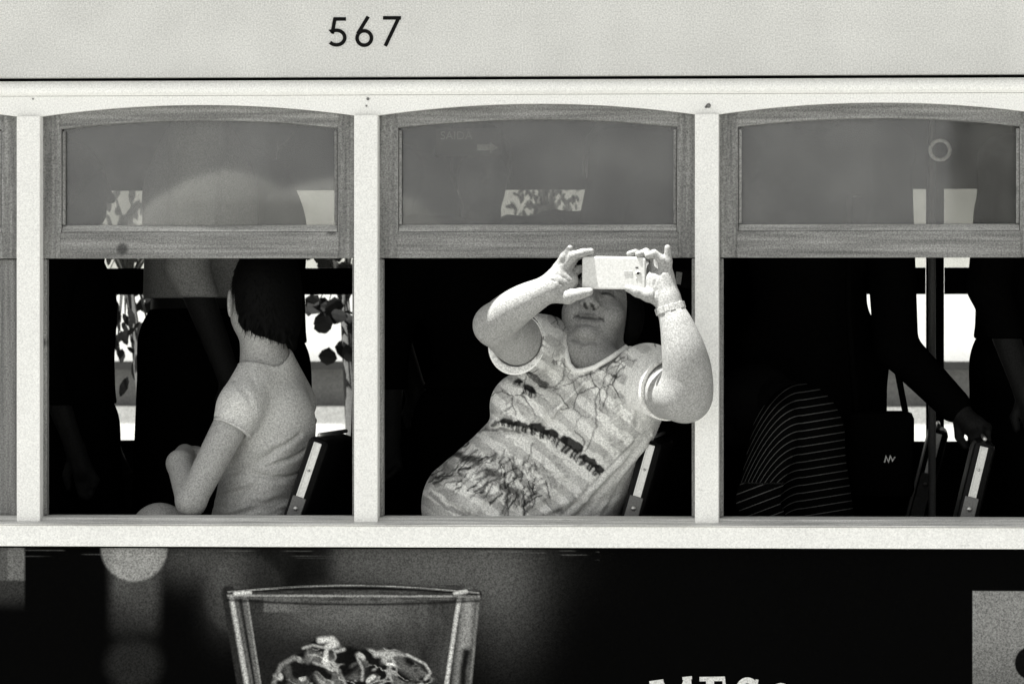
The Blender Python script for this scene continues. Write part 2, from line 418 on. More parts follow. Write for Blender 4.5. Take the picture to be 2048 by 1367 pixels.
# sashes
GT_E, GT_M, RB_T, RB_B = 255, 238, 462, 515
def sash(b):
    x0, x1 = PC[b] + HW - 0.004, PC[b + 1] - HW + 0.004
    e = empty('window_sash'); e.parent = tram
    st = r_(41); a, c = x0 + st, x1 - st
    y0, y1 = 0.030, 0.062
    zt = Z(196)
    box('stile', x0, a, y0 + 0.002, y1, Z(RB_B), Z(222), 'pine_z', e, 0.003)
    box('stile', c, x1, y0 + 0.002, y1, Z(RB_B), Z(222), 'pine_z', e, 0.003)
    n = 24; xs = [a - 0.006 + (c - a + 0.012) * i / n for i in range(n + 1)]
    zbm = [Z(GT_E) + (Z(GT_M) - Z(GT_E)) * arch(i / n) for i in range(n + 1)]
    ribbon('top_rail', xs, zbm, [zt] * (n + 1), y0, y1 - 0.002, 'pine_x', e, 0.005)
    box('bottom_rail', a - 0.004, c + 0.004, y0, y1 - 0.001, Z(RB_B + 0.3), Z(RB_T), 'pine_x', e, 0.003)
    profile('glazing_bead', [(y0 + 0.002, Z(RB_T) + 0.0005), (y0 + 0.004, Z(459)), (y0 + 0.014, Z(449)), (y0 + 0.02, Z(448)), (y0 + 0.02, Z(RB_T) + 0.0005)], a + 0.001, c - 0.001, 'bead', e)
    for s, q in ((1, a), (-1, c)):
        box('side_bead', *sorted((q + s * 0.0005, q + s * 0.008)), y0 + 0.008, y0 + 0.02, Z(447.5), Z(258), 'pine_z', e, 0.002)
    xg = [a + (c - a) * i / n for i in range(n + 1)]
    ribbon('glass_pane', xg, [Z(RB_T) + 0.001] * (n + 1), [Z(GT_E) + (Z(GT_M) - Z(GT_E)) * arch(i / n) + 0.006 for i in range(n + 1)], y0 + 0.0215, y0 + 0.0255, 'glass', e)
    return e
for b in range(len(PC) - 1): sash(b)
# lower pine shutter raised in the bay at the left edge
x0, x1 = PC[1] + HW + 0.010, PC[2] - HW - 0.010
box('lower_shutter', x0, x1, 0.064, 0.085, Z(1034), Z(513), 'pine_z', tram, 0.003)
for q in (x0, x1 - 0.05): box('shutter_stile', q, q + 0.05, 0.052, 0.0635, Z(1034), Z(516), 'pine_z', tram, 0.003)

# side panel with the printed advert
SX, SY = 2.0, 2.0
gx = np.arange(-30, 2090, SX); gy = np.arange(1096.5, 1440, SY)
px, py = np.meshgrid(gx, gy, indexing='ij'); t = np.full(px.shape, 0.0006)
def glow(cx, cy, rx, ry, v, p=1.0): return v * np.exp(-(((px - cx) / rx) ** 2 + ((py - cy) / ry) ** 2) * p)
def disc2(cx, cy, rr, v, soft=4): return v * (1 - sst(rr - soft, rr + soft, np.hypot(px - cx, py - cy)))
t += glow(880, 1130, 150, 80, 0.085) + glow(1010, 1180, 70, 120, 0.05) + glow(700, 1120, 90, 60, 0.05) + glow(400, 1120, 90, 45, 0.05) + glow(455, 1190, 40, 70, 0.04)
t += disc2(268, 1098, 66, 0.20) + disc2(490, 1192, 82, 0.012, 10) + disc2(268, 1330, 52, 0.014, 20) * sst(1265, 1300, py)
t += 0.055 * (1 - sst(30, 64, np.abs(px - 270))) * (1 - sst(1170, 1300, py)) * (0.7 + 0.6 * vnoise(px / 30, py / 30, 90))
t += 0.10 * (1 - sst(46, 52, px)) * (1 - sst(1160, 1166, py)) + 0.03 * (1 - sst(46, 52, px)) * (1 - sst(1180, 1230, py)) - 0.05 * (1 - sst(12, 17, px)) * (1 - sst(1160, 1166, py))
t *= 1 - 0.75 * sst(560, 600, px) * (1 - sst(640, 690, px)) * (1 - sst(1150, 1200, py))
# the tumbler
xl = 452 + (py - 1185) * 0.185; xr = 960 - (py - 1185) * 0.10
inside = sst(-2, 2, px - xl) * sst(-2, 2, xr - px) * sst(1178, 1186, py)
body = 0.012 + 0.10 * np.exp(-(((px - 700) / 150) ** 2 + ((py - 1225) / 45) ** 2)) + 0.07 * sst(525, 530, px) * (1 - sst(560, 620, px)) * (1 - sst(1222, 1228, py)) * (py > 1196) + 0.03 * vnoise(px / 16, py / 60, 3) * sst(640, 800, px)
t = t * (1 - inside) + body * inside
def st(pts, wd, v, soft=2.0):
    global t
    k = 1 - sst(wd - soft, wd + soft, seg_d(px, py, pts)); t = t * (1 - k) + v * k
st([(457, 1186), (500, 1440)], 14, 0.02); st([(462, 1190), (506, 1440)], 4.5, 0.48, 3.5); st([(472, 1190), (516, 1440)], 3, 0.10); st([(489, 1198), (528, 1440)], 5, 0.12); st([(495, 1200), (532, 1440)], 1.2, 0.3)
st([(938, 1192), (915, 1440)], 12, 0.26, 10); st([(958, 1186), (934, 1440)], 2.5, 0.16); st([(920, 1190), (912, 1235), (894, 1360), (886, 1440)], 4, 0.55); st([(905, 1210), (884, 1350)], 6, 0.05, 5)
st([(933, 1304), (927, 1340), (922, 1440)], 9, 0.008, 7)
rim = lambda dy, amp: [(456 + 502 * i / 30, 1187 + dy - amp * math.sin(math.pi * i / 30)) for i in range(31)]
st(rim(0, 14), 6, 0.010, 3); st(rim(-2, 14), 1.0, 0.38, 1.6); st(rim(3, 8), 1.5, 0.06, 2); st(rim(5, 0), 1.6, 0.34, 2); st(rim(9, -5), 1.4, 0.10, 2); st(rim(14, -8), 2.0, 0.008, 3)
t *= 1 - .45 * (np.abs(py - 1185) < 16) * (px > 460) * (px < 955) * sst(.5, .7, vnoise(px / 34, py / 3, 33))
st([(470, 1188), (500, 1186)], 3.5, 0.6); st([(910, 1186), (932, 1182)], 3.5, 0.55)
# ice
n0 = vnoise(px / 40, py / 32, 5); wx = px + 24 * (vnoise(px / 30, py / 30, 6) - .5); wy = py + 24 * (vnoise(px / 30, py / 30, 7) - .5)
n1 = vnoise(wx / 30, wy / 20, 8) * .65 + vnoise(wx / 13, wy / 9, 9) * .35
rdg = 1 - np.abs(2 * n1 - 1)
top = 1302 - 30 * np.exp(-((px - 650) / 42) ** 2) + 55 * sst(70, 180, np.abs(px - 700)) - 10 * np.exp(-((px - 790) / 50) ** 2) + 8 * (vnoise(px / 18, 0 * py, 4) - .5)
ice = sst(-3, 6, py - top) * sst(538, 560, px) * (1 - sst(852, 876, px))
it = 0.006 + 0.30 * sst(.80, .99, rdg) ** 2 * sst(.25, .7, n0) + 0.10 * sst(.45, .75, vnoise(wx / 24, wy / 24, 15)) + 0.5 * sst(.72, .9, vnoise(wx / 20, wy / 14, 16)) ** 2
t = t * (1 - ice) + it * ice
for pts, wd, v_, sf in (([(640, 1281), (664, 1279), (672, 1288), (655, 1294)], 6, .6, 4), ([(606, 1297), (625, 1291), (655, 1297)], 2, .4, 2.5), ([(548, 1367), (562, 1332), (588, 1316), (604, 1322)], 4, .2, 4), ([(628, 1326), (660, 1336), (680, 1342), (692, 1372)], 2.5, .35, 3),
                   ([(672, 1303), (688, 1299)], 3, .45, 3), ([(752, 1309), (785, 1307), (770, 1320)], 5, .45, 5), ([(715, 1315), (726, 1340), (724, 1360)], 2, .4, 3), ([(814, 1309), (850, 1327), (861, 1345), (850, 1358)], 2, .45, 2.5), ([(800, 1330), (830, 1350)], 8, .10, 8), ([(700, 1310), (690, 1345)], 10, .004, 8)):
    st(pts, wd, v_, sf)
# lettering and the grey card on the advert
def rect(x0, x1, y0, y1, v):
    global t
    k = (px >= x0) & (px < x1) & (py >= y0) & (py < y1); t[k] = v
LV = 0.62
rect(1945, 2100, 1178, 1500, 0.20); t = np.where((px > 1945) & (py > 1178), t - 0.10 * sst(1230, 1420, py), t)
k = 1 - sst(32, 35, np.hypot(px - 2063, py - 1320)); k[py < 1179] = 0; t = t * (1 - k) + 0.003 * k
# a few scratches along the top of the panel
t += 0.05 * sst(0.80, 0.9, vnoise(px / 60, py / 1.6, 12)) * (1 - sst(1108, 1124, py)) * (px < 1200)
t = np.maximum(t, 0.0005)
V = []
for x in gx:
    a = P(x, 1100, 0.006)
    for y in gy: V.append((a.x, 0.006, Z(y, 0.006)))
ny = len(gy); nx = len(gx)
ii, jj = np.meshgrid(np.arange(nx - 1), np.arange(ny - 1), indexing='ij'); a = (ii * ny + jj).ravel()
F = np.stack([a, a + 1, a + ny + 1, a + ny], 1)
me = bpy.data.meshes.new('advert_panel'); me.from_pydata(V, [], F.tolist()); me.update()
adv = link('advert_panel', me, 'poster', tram); attr(adv, 'tone', t.ravel())
def lz(q): return (P(q[0], 1100, 0.0055).x, Z(q[1], 0.0055))
def vinyl(name, lst): return join_strokes(name, [stroke('', [lz(q) for q in pl], r_(wd), 0.0055, 0.0006 + 0.0002 * i, 'vinyl', None) for i, (pl, wd) in enumerate(lst)], 'vinyl', adv)
vinyl('letter_m', [([(1319, 1358.5), (1321, 1432)], 15), ([(1320, 1361), (1350, 1420)], 13), ([(1372, 1354), (1350, 1420)], 8), ([(1374, 1351.5), (1380, 1432)], 16), ([(1299, 1363), (1327, 1359)], 7), ([(1365, 1354), (1384, 1352)], 6)])
vinyl('letter_e', [([(1399, 1355), (1450, 1354)], 9), ([(1420, 1352), (1422, 1432)], 16), ([(1447, 1351), (1449, 1373)], 6), ([(1420, 1391), (1440, 1391)], 7), ([(1402, 1429), (1453, 1429)], 8)])
vinyl('letter_s', [(arc(1495, 1375, 17, 18, 25, 250, 24) + [(1500, 1396)] + arc(1495, 1411, 17, 16, 70, -150, 24), 12), ([(1514, 1355), (1512, 1372)], 6)])
vinyl('letter_o', [(arc(1562, 1396, 21, 28, 0, 360, 40), 12)])
adv['label'] = 'black advert print of a whisky tumbler with ice'
xa, xb = P(-30, 1100, 0.006).x, P(gx[-1], 1100, 0.006).x
box('side_panel', XA, xa - 0.001, 0.006, 0.03, -1.35, Z(1096.8), 'black', tram)
box('side_panel', xb + 0.001, XB, 0.006, 0.03, -1.35, Z(1096.8), 'black', tram)
box('side_panel', xa, xb, 0.009, 0.03, -1.35, Z(1094), 'black', tram)
box('belt_joint', XA, XB, -0.004, 0.02, Z(1097.5), Z(1094.2), 'black', tram)
# roof with eaves, ceiling, floor, far side
zR = Z(-262)
top = []
EAVE = -0.352  # unseen overhang, depth tuned so sun passes it only onto the raised arms
for i in range(17):
    u = i / 16; top.append((EAVE + (FAR + 0.05 - 2 * EAVE) * u, zR + 0.05 + 0.28 * math.sin(math.pi * u) ** 0.8))
profile('roof', top + [(FAR + 0.05 - EAVE, zR), (EAVE, zR)], XA - 0.3, XB + 0.3, 'board', tram)
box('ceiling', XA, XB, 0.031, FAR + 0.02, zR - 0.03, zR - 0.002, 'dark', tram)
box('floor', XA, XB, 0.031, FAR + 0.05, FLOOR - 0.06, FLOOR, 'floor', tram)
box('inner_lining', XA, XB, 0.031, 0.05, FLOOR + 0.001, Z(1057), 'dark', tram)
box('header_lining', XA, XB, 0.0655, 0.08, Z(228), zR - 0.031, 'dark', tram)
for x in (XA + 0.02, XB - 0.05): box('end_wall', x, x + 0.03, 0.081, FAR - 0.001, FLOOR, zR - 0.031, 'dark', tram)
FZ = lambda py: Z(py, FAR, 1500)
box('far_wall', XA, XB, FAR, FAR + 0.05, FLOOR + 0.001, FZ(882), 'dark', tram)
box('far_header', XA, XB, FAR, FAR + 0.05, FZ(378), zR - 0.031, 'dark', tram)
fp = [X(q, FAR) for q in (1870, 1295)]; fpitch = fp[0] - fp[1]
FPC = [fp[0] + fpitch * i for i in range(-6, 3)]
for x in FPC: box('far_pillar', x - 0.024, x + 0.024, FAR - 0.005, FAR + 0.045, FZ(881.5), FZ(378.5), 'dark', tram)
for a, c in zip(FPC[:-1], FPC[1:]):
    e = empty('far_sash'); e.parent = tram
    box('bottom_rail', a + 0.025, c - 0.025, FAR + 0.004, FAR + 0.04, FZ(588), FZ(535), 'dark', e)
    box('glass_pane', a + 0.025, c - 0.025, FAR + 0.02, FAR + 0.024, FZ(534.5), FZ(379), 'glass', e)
# running gear under the floor
box('underframe', XA + 0.4, XB - 0.4, 0.3, 1.7, -1.45, FLOOR - 0.061, 'black', tram)
for x in (-1.1, 1.1):
    for y in (0.45, 1.55):
        o = tube('wheel', [(x, y - 0.045, GROUND + 0.345), (x, y + 0.045, GROUND + 0.345)], 0.33, 'darksteel', tram, 28)
    tube('axle', [(x, 0.5, GROUND + 0.345), (x, 1.5, GROUND + 0.345)], 0.05, 'darksteel', tram, 10)

# ------------------------------------------------------------------ tram seats
def seat(px, py, label, y0=0.14, y1=0.72, bot=None):
    top = P(px, py, y0); bt = P(bot[0], bot[1], y0)
    e = empty('passenger_seat', (bt.x, (y0 + y1) / 2, FLOOR)); e.parent = tram; e['label'] = label
    d = (top - bt).normalized(); nrm = Vector((d.z, 0, -d.x))    # to the right in the picture
    bt2 = bt - d * 0.22
    def loc(p): return (p.x - e.location.x, p.y - e.location.y, p.z - e.location.z)
    def slab(name, a, c, w0, w1, ya, yb, m, b=0.0, parent=None):
        v = [loc(q + nrm * wv + Vector((0, yy - y0, 0))) for q in (a, c) for wv in (w0, w1) for yy in (ya, yb)]
        o = pyd(name, v, [(0, 1, 3, 2), (4, 6, 7, 5), (0, 4, 5, 1), (2, 3, 7, 6), (0, 2, 6, 4), (1, 5, 7, 3)], m, e)
        return bev(o, b) if b else o
    bk = slab('backrest', bt2, top + d * 0.004, -0.024, 0.026, y0 + 0.004, y1, 'leather', 0.012)
    slab('edge_strip', bt + d * 0.05, top - d * 0.006, -0.0085, 0.0085, y0 - 0.001, y0 + 0.003, 'steel', 0.001)
    slab('edge_strip_ridge', bt + d * 0.05, top - d * 0.006, -0.0095, -0.006, y0 - 0.004, y0 - 0.0015, 'steel', 0.0008)
    slab('edge_strip_ridge', bt + d * 0.05, top - d * 0.006, 0.006, 0.0095, y0 - 0.004, y0 - 0.0015, 'steel', 0.0008)
    slab('hinge_bracket', bt2 + d * 0.15, bt + d * 0.05, -0.016, 0.016, y0 - 0.006, y0 + 0.003, 'darksteel', 0.0015)
    for s, rr in ((0.022, 0.0058), (0.115, 0.003)):
        c = bt + d * s; tube('screw', [loc(c + Vector((0, -0.004 if s > 0.1 else -0.006, 0))), loc(c + Vector((0, -0.009, 0)))], rr, 'steel', e, 12)
    tube('top_handrail', [loc(top + Vector((0, 0.01, 0.012))), loc(top + Vector((0, y1 - y0, 0.012)))], 0.005, 'steel', e)
    zc = -0.58
    cx = bt2.x - 0.02
    box('cushion', -0.44 + cx - e.location.x, cx - e.location.x, y0 - e.location.y, y1 - e.location.y, zc - 0.09 - FLOOR, zc - FLOOR, 'leather', e, 0.02)
    for xx in (-0.38, -0.06):
        for yy in (y0 + 0.06, y1 - 0.06):
            box('leg', cx + xx - e.location.x - 0.02, cx + xx - e.location.x + 0.02, yy - 0.02 - e.location.y, yy + 0.02 - e.location.y, 0, zc - 0.091 - FLOOR, 'darksteel', e)
    return e
seat(638, 880, 'black leather seat back with steel edge strip behind the grey T-shirt passenger', bot=(586, 1034))
seat(1304, 884, 'black leather seat back with steel edge strip behind the woman taking a picture', bot=(1262, 1034))
seat(1970, 888, 'black leather seat back with steel edge strip, rightmost in the tram', bot=(1934, 1036))
seat(1878, 862, 'dark seat on the far side of the aisle, behind the grab pole', y0=1.25, y1=1.9, bot=(1846, 985))

# grab pole and strap handle, exit sign, small notice
c = P(1864, 700, 1.0)
gp = tube('grab_pole', [(c.x, c.y, FLOOR), (c.x, c.y, zR - 0.03)], 0.0095, 'darksteel', tram, 16)
c = P(1880, 300, 0.9)
hs = empty('strap_handle', (c.x, c.y, zR - 0.031)); tag(hs, 'ring shaped strap handle hanging behind the right window glass', 'strap handle')
tube('ring', [(0.024 * math.cos(i * math.pi / 12), 0, c.z - zR + 0.031 + 0.024 * math.sin(i * math.pi / 12)) for i in range(24)], 0.005, 'signtxt', hs, 8, True)
box('strap', -0.012, 0.012, -0.002, 0.002, c.z - zR + 0.031 + 0.02, 0, 'leather', hs)
c = P(937, 284, 0.085)
es = box('exit_sign', -0.075, 0.075, 0, 0.004, -0.032, 0.032, 'sign'); es.location = c
tag(es, 'dark exit sign lettered SAIDA seen faintly through the middle pane', 'sign')
def text(name, s, size, loc, m, parent):
    cu = bpy.data.curves.new(name, 'FONT'); cu.body = s; cu.size = size; cu.align_x = 'CENTER'; cu.align_y = 'CENTER'; cu.extrude = 0.0006
    o = bpy.data.objects.new(name, cu); COL.objects.link(o); o.rotation_euler = (R(90), 0, 0); o.location = loc
    dg = bpy.context.evaluated_depsgraph_get(); me = bpy.data.meshes.new_from_object(o.evaluated_get(dg))
    bpy.data.objects.remove(o); q = link(name, me, m, parent); q.rotation_euler = (R(90), 0, 0); q.location = loc; return q
text('lettering', 'SAIDA', 0.027, (-0.028, -0.002, 0.014), 'faint', es)
pyd('arrow', [(0.02, -0.002, -0.006), (0.05, -0.002, -0.006), (0.05, -0.002, 0.0), (0.068, -0.002, -0.013), (0.05, -0.002, -0.026), (0.05, -0.002, -0.020), (0.02, -0.002, -0.020)], [(0, 1, 2, 3, 4, 5, 6)], 'faint', es)
c = P(1357, 556, 0.12)
no = box('notice_sticker', -0.007, 0.007, 0, 0.002, -0.014, 0.014, 'stone'); no.location = c; no.rotation_euler = (0, R(8), 0)
tag(no, 'small grey notice plate hanging beside the wristwatch hand', 'notice')
box('notice_backing', 0.0, 0.03, 0.003, 0.02, -0.02, 0.02, 'black', no)

# ------------------------------------------------------------------ people
def npv(v): return np.array(v, float)
def grid_for(pts, pad, h): 
    a = np.array([list(p) for p in pts]); return Vol(a.min(0) - pad, a.max(0) + pad, h)

# ---- the woman taking a picture
lo = (X(822, 0.1), -0.31, Z(1075, 0.2)); hi = (X(1448, -.2), 0.46, Z(480, -0.2))
def woman_torso(v, o):
    v.cone(P(1178, 765, .25), P(1085, 930, .27), .112 + o, .145 + o, .03)
    v.cone(P(1085, 930, .27), P(1035, 1070, .30), .145 + o, .165 + o, .03)
    v.cone(P(1095, 705, .21), P(1280, 755, .08), .058 + o, .062 + o, .05)
    v.cone(P(1050, 882, .21), P(957, 1012, .20), .085 + o, .130 + o, .035)
    v.ell(P(1053, 812, .17), (.082 + o, .085 + o, .078 + o), .03)
    v.ell(P(1215, 835, .15), (.088 + o, .085 + o, .085 + o), .05)
    v.cone(P(1262, 800, .16), P(1152, 1020, .27), .080 + o, .098 + o, .04)
R_SH, R_EL, R_MD, R_WR = P(1088, 690, .17), P(988, 650, -.095), P(1040, 608, -.185), P(1098, 577, -.205)
L_SH, L_EL, L_MD, L_WR = P(1296, 755, .00), P(1371, 792, -.172), P(1364, 694, -.210), P(1341, 618, -.205)
# head axes
hp, hr, hyw = R(24), R(-7), R(-9)
Mh = Matrix.Rotation(hyw, 3, 'Z') @ Matrix.Rotation(-hp, 3, 'X')
e1 = Mh @ Vector((1, 0, 0)); e3 = Mh @ Vector((0, -1, 0)); e2 = Mh @ Vector((0, 0, 1))
rl = Matrix.Rotation(hr, 3, e3); e1 = rl @ e1; e2 = rl @ e2
# make sure the face axis points up and to the camera
if e3.z < 0: 
    Mh = Matrix.Rotation(hyw, 3, 'Z') @ Matrix.Rotation(hp, 3, 'X'); e1 = Mh @ Vector((1, 0, 0)); e3 = Mh @ Vector((0, -1, 0)); e2 = Mh @ Vector((0, 0, 1))
    rl = Matrix.Rotation(hr, 3, e3); e1 = rl @ e1; e2 = rl @ e2
if e2.x < 0:
    rl = Matrix.Rotation(-2 * hr, 3, e3); e1 = rl @ e1; e2 = rl @ e2
HC = P(1204, 617, .235)
def H(a, b, c): return HC + e1 * a + e2 * b + e3 * c
hrot = [list(e1), list(e2), list(e3)]
v = Vol(lo, hi, 0.003)
woman_torso(v, -0.012)
# arms
v.limb([R_SH, R_SH.lerp(R_EL, .5) + Vector((0, 0, -.012)), R_EL], [.062, .058, .043], .03)
v.limb([R_EL, P(1012, 629, -.142), P(1044, 606, -.184), P(1074, 589, -.198), R_WR, P(1112, 566, -.20)], [.042, .0435, .0390, .0325, .0272, .026], .025)
v.limb([L_SH, L_SH.lerp(L_EL, .5) + Vector((0, 0, -.006)), L_EL], [.072, .066, .054], .03)
v.limb([L_EL, P(1375, 750, -.190), P(1367, 700, -.206), P(1354, 652, -.210), L_WR, P(1335, 596, -.204)], [.053, .0545, .0475, .0365, .0272, .026], .03)
# neck, head, face
v.cone(P(1193, 735, .23), H(0, -.06, -.01), .066, .066, .02)
v.ell(HC, (.074, .108, .098), .02, rot=hrot)
v.ell(H(0, -.075, .045), (.060, .045, .045), .03, rot=hrot)       # jaw
v.ell(H(0, -.125, .03), (.058, .045, .055), .03, rot=hrot)        # double chin
for s in (-1, 1):
    v.ell(H(s * .042, -.040, .062), (.033, .034, .03), .02, rot=hrot)      # cheeks
    v.ell(H(s * .031, .004, .098), (.017, .0085, .012), .008, cut=True, rot=hrot)   # eye hollows
    v.ell(H(s * .031, .002, .0855), (.0135, .011, .011), .004, rot=hrot)   # lids
    v.ell(H(s * .030, .024, .090), (.022, .007, .010), .010, rot=hrot)     # brows
    v.ell(H(s * .078, -.015, .0), (.010, .032, .018), .006, rot=hrot)      # ears
    v.ell(H(s * .015, -.036, .103), (.011, .009, .011), .005, rot=hrot)    # nostril wings
    v.ell(H(s * .009, -.043, .110), (.0045, .0034, .006), .002, cut=True, rot=hrot)
v.cone(H(0, .012, .090), H(0, -.030, .114), .010, .0145, .010)
v.ell(H(0, -.062, .088), (.024, .0055, .010), .006, rot=hrot)
v.ell(H(0, -.074, .087), (.020, .0065, .011), .006, rot=hrot)
v.chain([H(0, -.062, .088)] * 2, [.002] * 2, .001)
mp_ = [H(-.031, -.060, .086), H(-.015, -.0655, .097), H(0, -.067, .099), H(.015, -.0655, .097), H(.031, -.060, .086)]
for a, b in zip(mp_[:-1], mp_[1:]): v.cone(a, b, .0026, .0026, .003, cut=True)
v.ell(H(0, -.098, .080), (.027, .019, .022), .012, rot=hrot)      # chin
cp_ = [H(-.026, -.118, .080), H(0, -.124, .086), H(.026, -.118, .080)]
for a, b in zip(cp_[:-1], cp_[1:]): v.cone(a, b, .001, .001, .014, cut=True)
v.cone(H(-.016, -.082, .098), H(.016, -.082, .098), .002, .002, .008, cut=True)
for s in (-1, 1): v.cone(H(s * .022, -.035, .101), H(s * .036, -.066, .083), .0025, .002, .006, cut=True)
# hand on the right end of the phone
k = .006
v.cone(L_WR, P(1331, 552, -.203), .026, .020, .012); v.cone(L_WR, P(1307, 556, -.198), .024, .017, .012)
v.ell(P(1318, 575, -.203), (.030, .019, .036), .012)
v.chain([P(1335, 552, -.205), P(1336, 522, -.215), P(1335, 495, -.22)], [.0115, .0092, .0072], k)
v.chain([P(1326, 548, -.205), P(1324, 519, -.216), P(1308, 507, -.22), P(1296, 511, -.213)], [.0115, .0100, .0092, .0080], .004)
v.chain([P(1313, 550, -.195), P(1306, 514, -.188), P(1292, 504, -.200), P(1277, 508.5, -.207)], [.011, .0095, .0090, .0080], .003)
v.chain([P(1303, 552, -.185), P(1288, 516, -.172), P(1272, 505, -.186), P(1259, 507.5, -.203)], [.011, .0092, .0085, .0072], .003)
v.chain([P(1322, 598, -.205), P(1296, 590, -.214), P(1274, 583, -.217), P(1256, 576, -.2155)], [.017, .0145, .0115, .0088], k)
# hand on the left end of the phone
v.cone(R_WR, P(1122, 541, -.198), .027, .020, .012); v.cone(R_WR, P(1139, 560, -.196), .026, .020, .012)
v.ell(P(1122, 565, -.195), (.032, .018, .034), .012)
v.chain([P(1116, 535, -.198), P(1128, 513, -.212), P(1140, 496, -.218)], [.0115, .0090, .0070], k)
v.chain([P(1127, 535, -.205), P(1145, 511, -.218), P(1166, 505, -.214), P(1182, 502.5, -.207)], [.0115, .0100, .0090, .0076], .004)
v.chain([P(1134, 540, -.195), P(1152, 513, -.185), P(1174, 507, -.187)], [.011, .0092, .0076], .003)
v.chain([P(1140, 552, -.185), P(1158, 538, -.18), P(1170, 536, -.178)], [.011, .009, .0076], .003)
v.chain([P(1104, 588, -.19), P(1136, 593, -.210), P(1160, 587, -.2165), P(1179, 583, -.2155)], [.020, .0165, .0120, .0092], k)
# palm creases, elbow and wrist folds
for pts in ([(1030, 650), (1012, 668), (985, 682)], [(1104, 560), (1120, 566), (1138, 580)], [(1112, 548), (1130, 556), (1142, 566)], [(1306, 598), (1312, 580), (1308, 562)]):
    q = [v.front(a, b) for a, b in pts]
    for a, b in zip(q[:-1], q[1:]): v.cone(a, b, .0012, .0012, .004, cut=True)
person, vv = v.mesh('person', 'skin')
tag(person, 'woman in a printed elephant T-shirt leaning back and holding up a white phone', 'person')
px, py = to_px(vv)
q = vv - npv(HC); la = q @ npv(e1); lb = q @ npv(e2); lc = q @ npv(e3)
tone = np.ones(len(vv))
head = (lc > .05) & (np.abs(la) < .09) & (np.abs(lb) < .12)
def spot(a, b, ra, rb, amt, soft=0.5):
    global tone
    d = np.hypot((la - a) / ra, (lb - b) / rb); tone = np.where(head, tone * (1 - amt * (1 - sst(1 - soft, 1 + soft, d))), tone)
spot(0, -.067, .028, .011, .40); spot(0, -.0665, .026, .0030, .6)
for s in (-1, 1): spot(s * .028, -.062, .006, .0035, .55)
for s in (-1, 1):
    spot(s * .031, -.001, .016, .0035, .85); spot(s * .030, .022, .022, .006, .6); spot(s * .009, -.043, .0048, .0032, .85); spot(s * .031, .0, .02, .012, .25)
tone *= 1 + 0.10 * (vnoise(px / 7, py / 7, 2) - 0.5)
attr(person, 'tone', tone)
# hair
hv = Vol(npv(HC) - .17, npv(HC) + .17, .004)
hv.ell(H(0, .012, -.012), (.086, .112, .104), 0, rot=hrot)
for s in (-1, 1): hv.ell(H(s * .076, -.02, -.03 if s < 0 else -.012), (.022 if s < 0 else .026, .055, .04), .02, rot=hrot)
hv.plane(H(0, .06, .055), e3 - e2 * 0.25)
hv.ell(H(0, -.06, .05), (.076, .12, .09), .01, cut=True, rot=hrot)
hv.mesh('hair', 'hair', person)
# T-shirt
v = Vol(lo, hi, 0.0028)
woman_torso(v, 0.004)
cR = R_SH.lerp(R_EL, .53); dR = (R_EL - R_SH).normalized(); cL = L_SH.lerp(L_EL, .47); dL = (L_EL - L_SH).normalized()
cR = P(1032, 688, cR.y); cL = L_SH.lerp(L_EL, .60)
# folds before the cuffs are cut
for pts, rr in (([(1085, 830), (1030, 850), (985, 848)], .006), ([(1200, 735), (1100, 830), (1030, 856)], .004), ([(1300, 870), (1240, 920), (1150, 1015), (1130, 1035)], .007), ([(1290, 890), (1230, 960), (1190, 1035)], .006),
                ([(1260, 880), (1190, 950), (1110, 1030)], .004), ([(860, 990), (940, 1035), (1000, 1045)], .005), ([(1110, 1035), (1000, 1030), (900, 1000)], .005), ([(1160, 990), (1080, 1030), (980, 1040)], .006), ([(1090, 930), (1150, 960), (1170, 1000)], .004), ([(1240, 720), (1270, 780), (1262, 850)], .004), ([(1060, 640), (1075, 700), (1050, 745)], .005)):
    q = [v.front(a, b) for a, b in pts]
    for a, b in zip(q[:-1], q[1:]): v.cone(a, b, rr, rr, .014)
for pts in ([(1225, 960), (1160, 1030)], [(1270, 900), (1210, 1000)], [(985, 856), (1040, 864), (1090, 850)], [(900, 1010), (960, 1042)]):
    q = [v.front(a, b) for a, b in pts]
    for a, b in zip(q[:-1], q[1:]): v.cone(a, b, .003, .003, .014, cut=True)
nb = [v.front(a, b) for a, b in ((1131, 672), (1131, 700), (1138, 728), (1150, 741), (1166, 741), (1190, 734), (1222, 715), (1254, 693))]
tw = Vol(lo, hi, 0.0028)
tw.cone(R_SH, cR + dR * .04, .072, .071, .02); tw.plane(cR, dR)
tw.cone(R_SH + dR * .07, cR + dR * .08, .062, .063, 0, cut=True)
tl = Vol(lo, hi, 0.0028)
tl.cone(L_SH, cL + dL * .04, .080, .0735, .02); tl.plane(cL, dL)
tl.cone(L_SH + dL * .10, cL + dL * .08, .0640, .0640, 0, cut=True)
for o in (tw, tl):
    hh = np.maximum(.02 - np.abs(v.d - o.d), 0) / .02; v.d = np.minimum(v.d, o.d) - hh * hh * .005
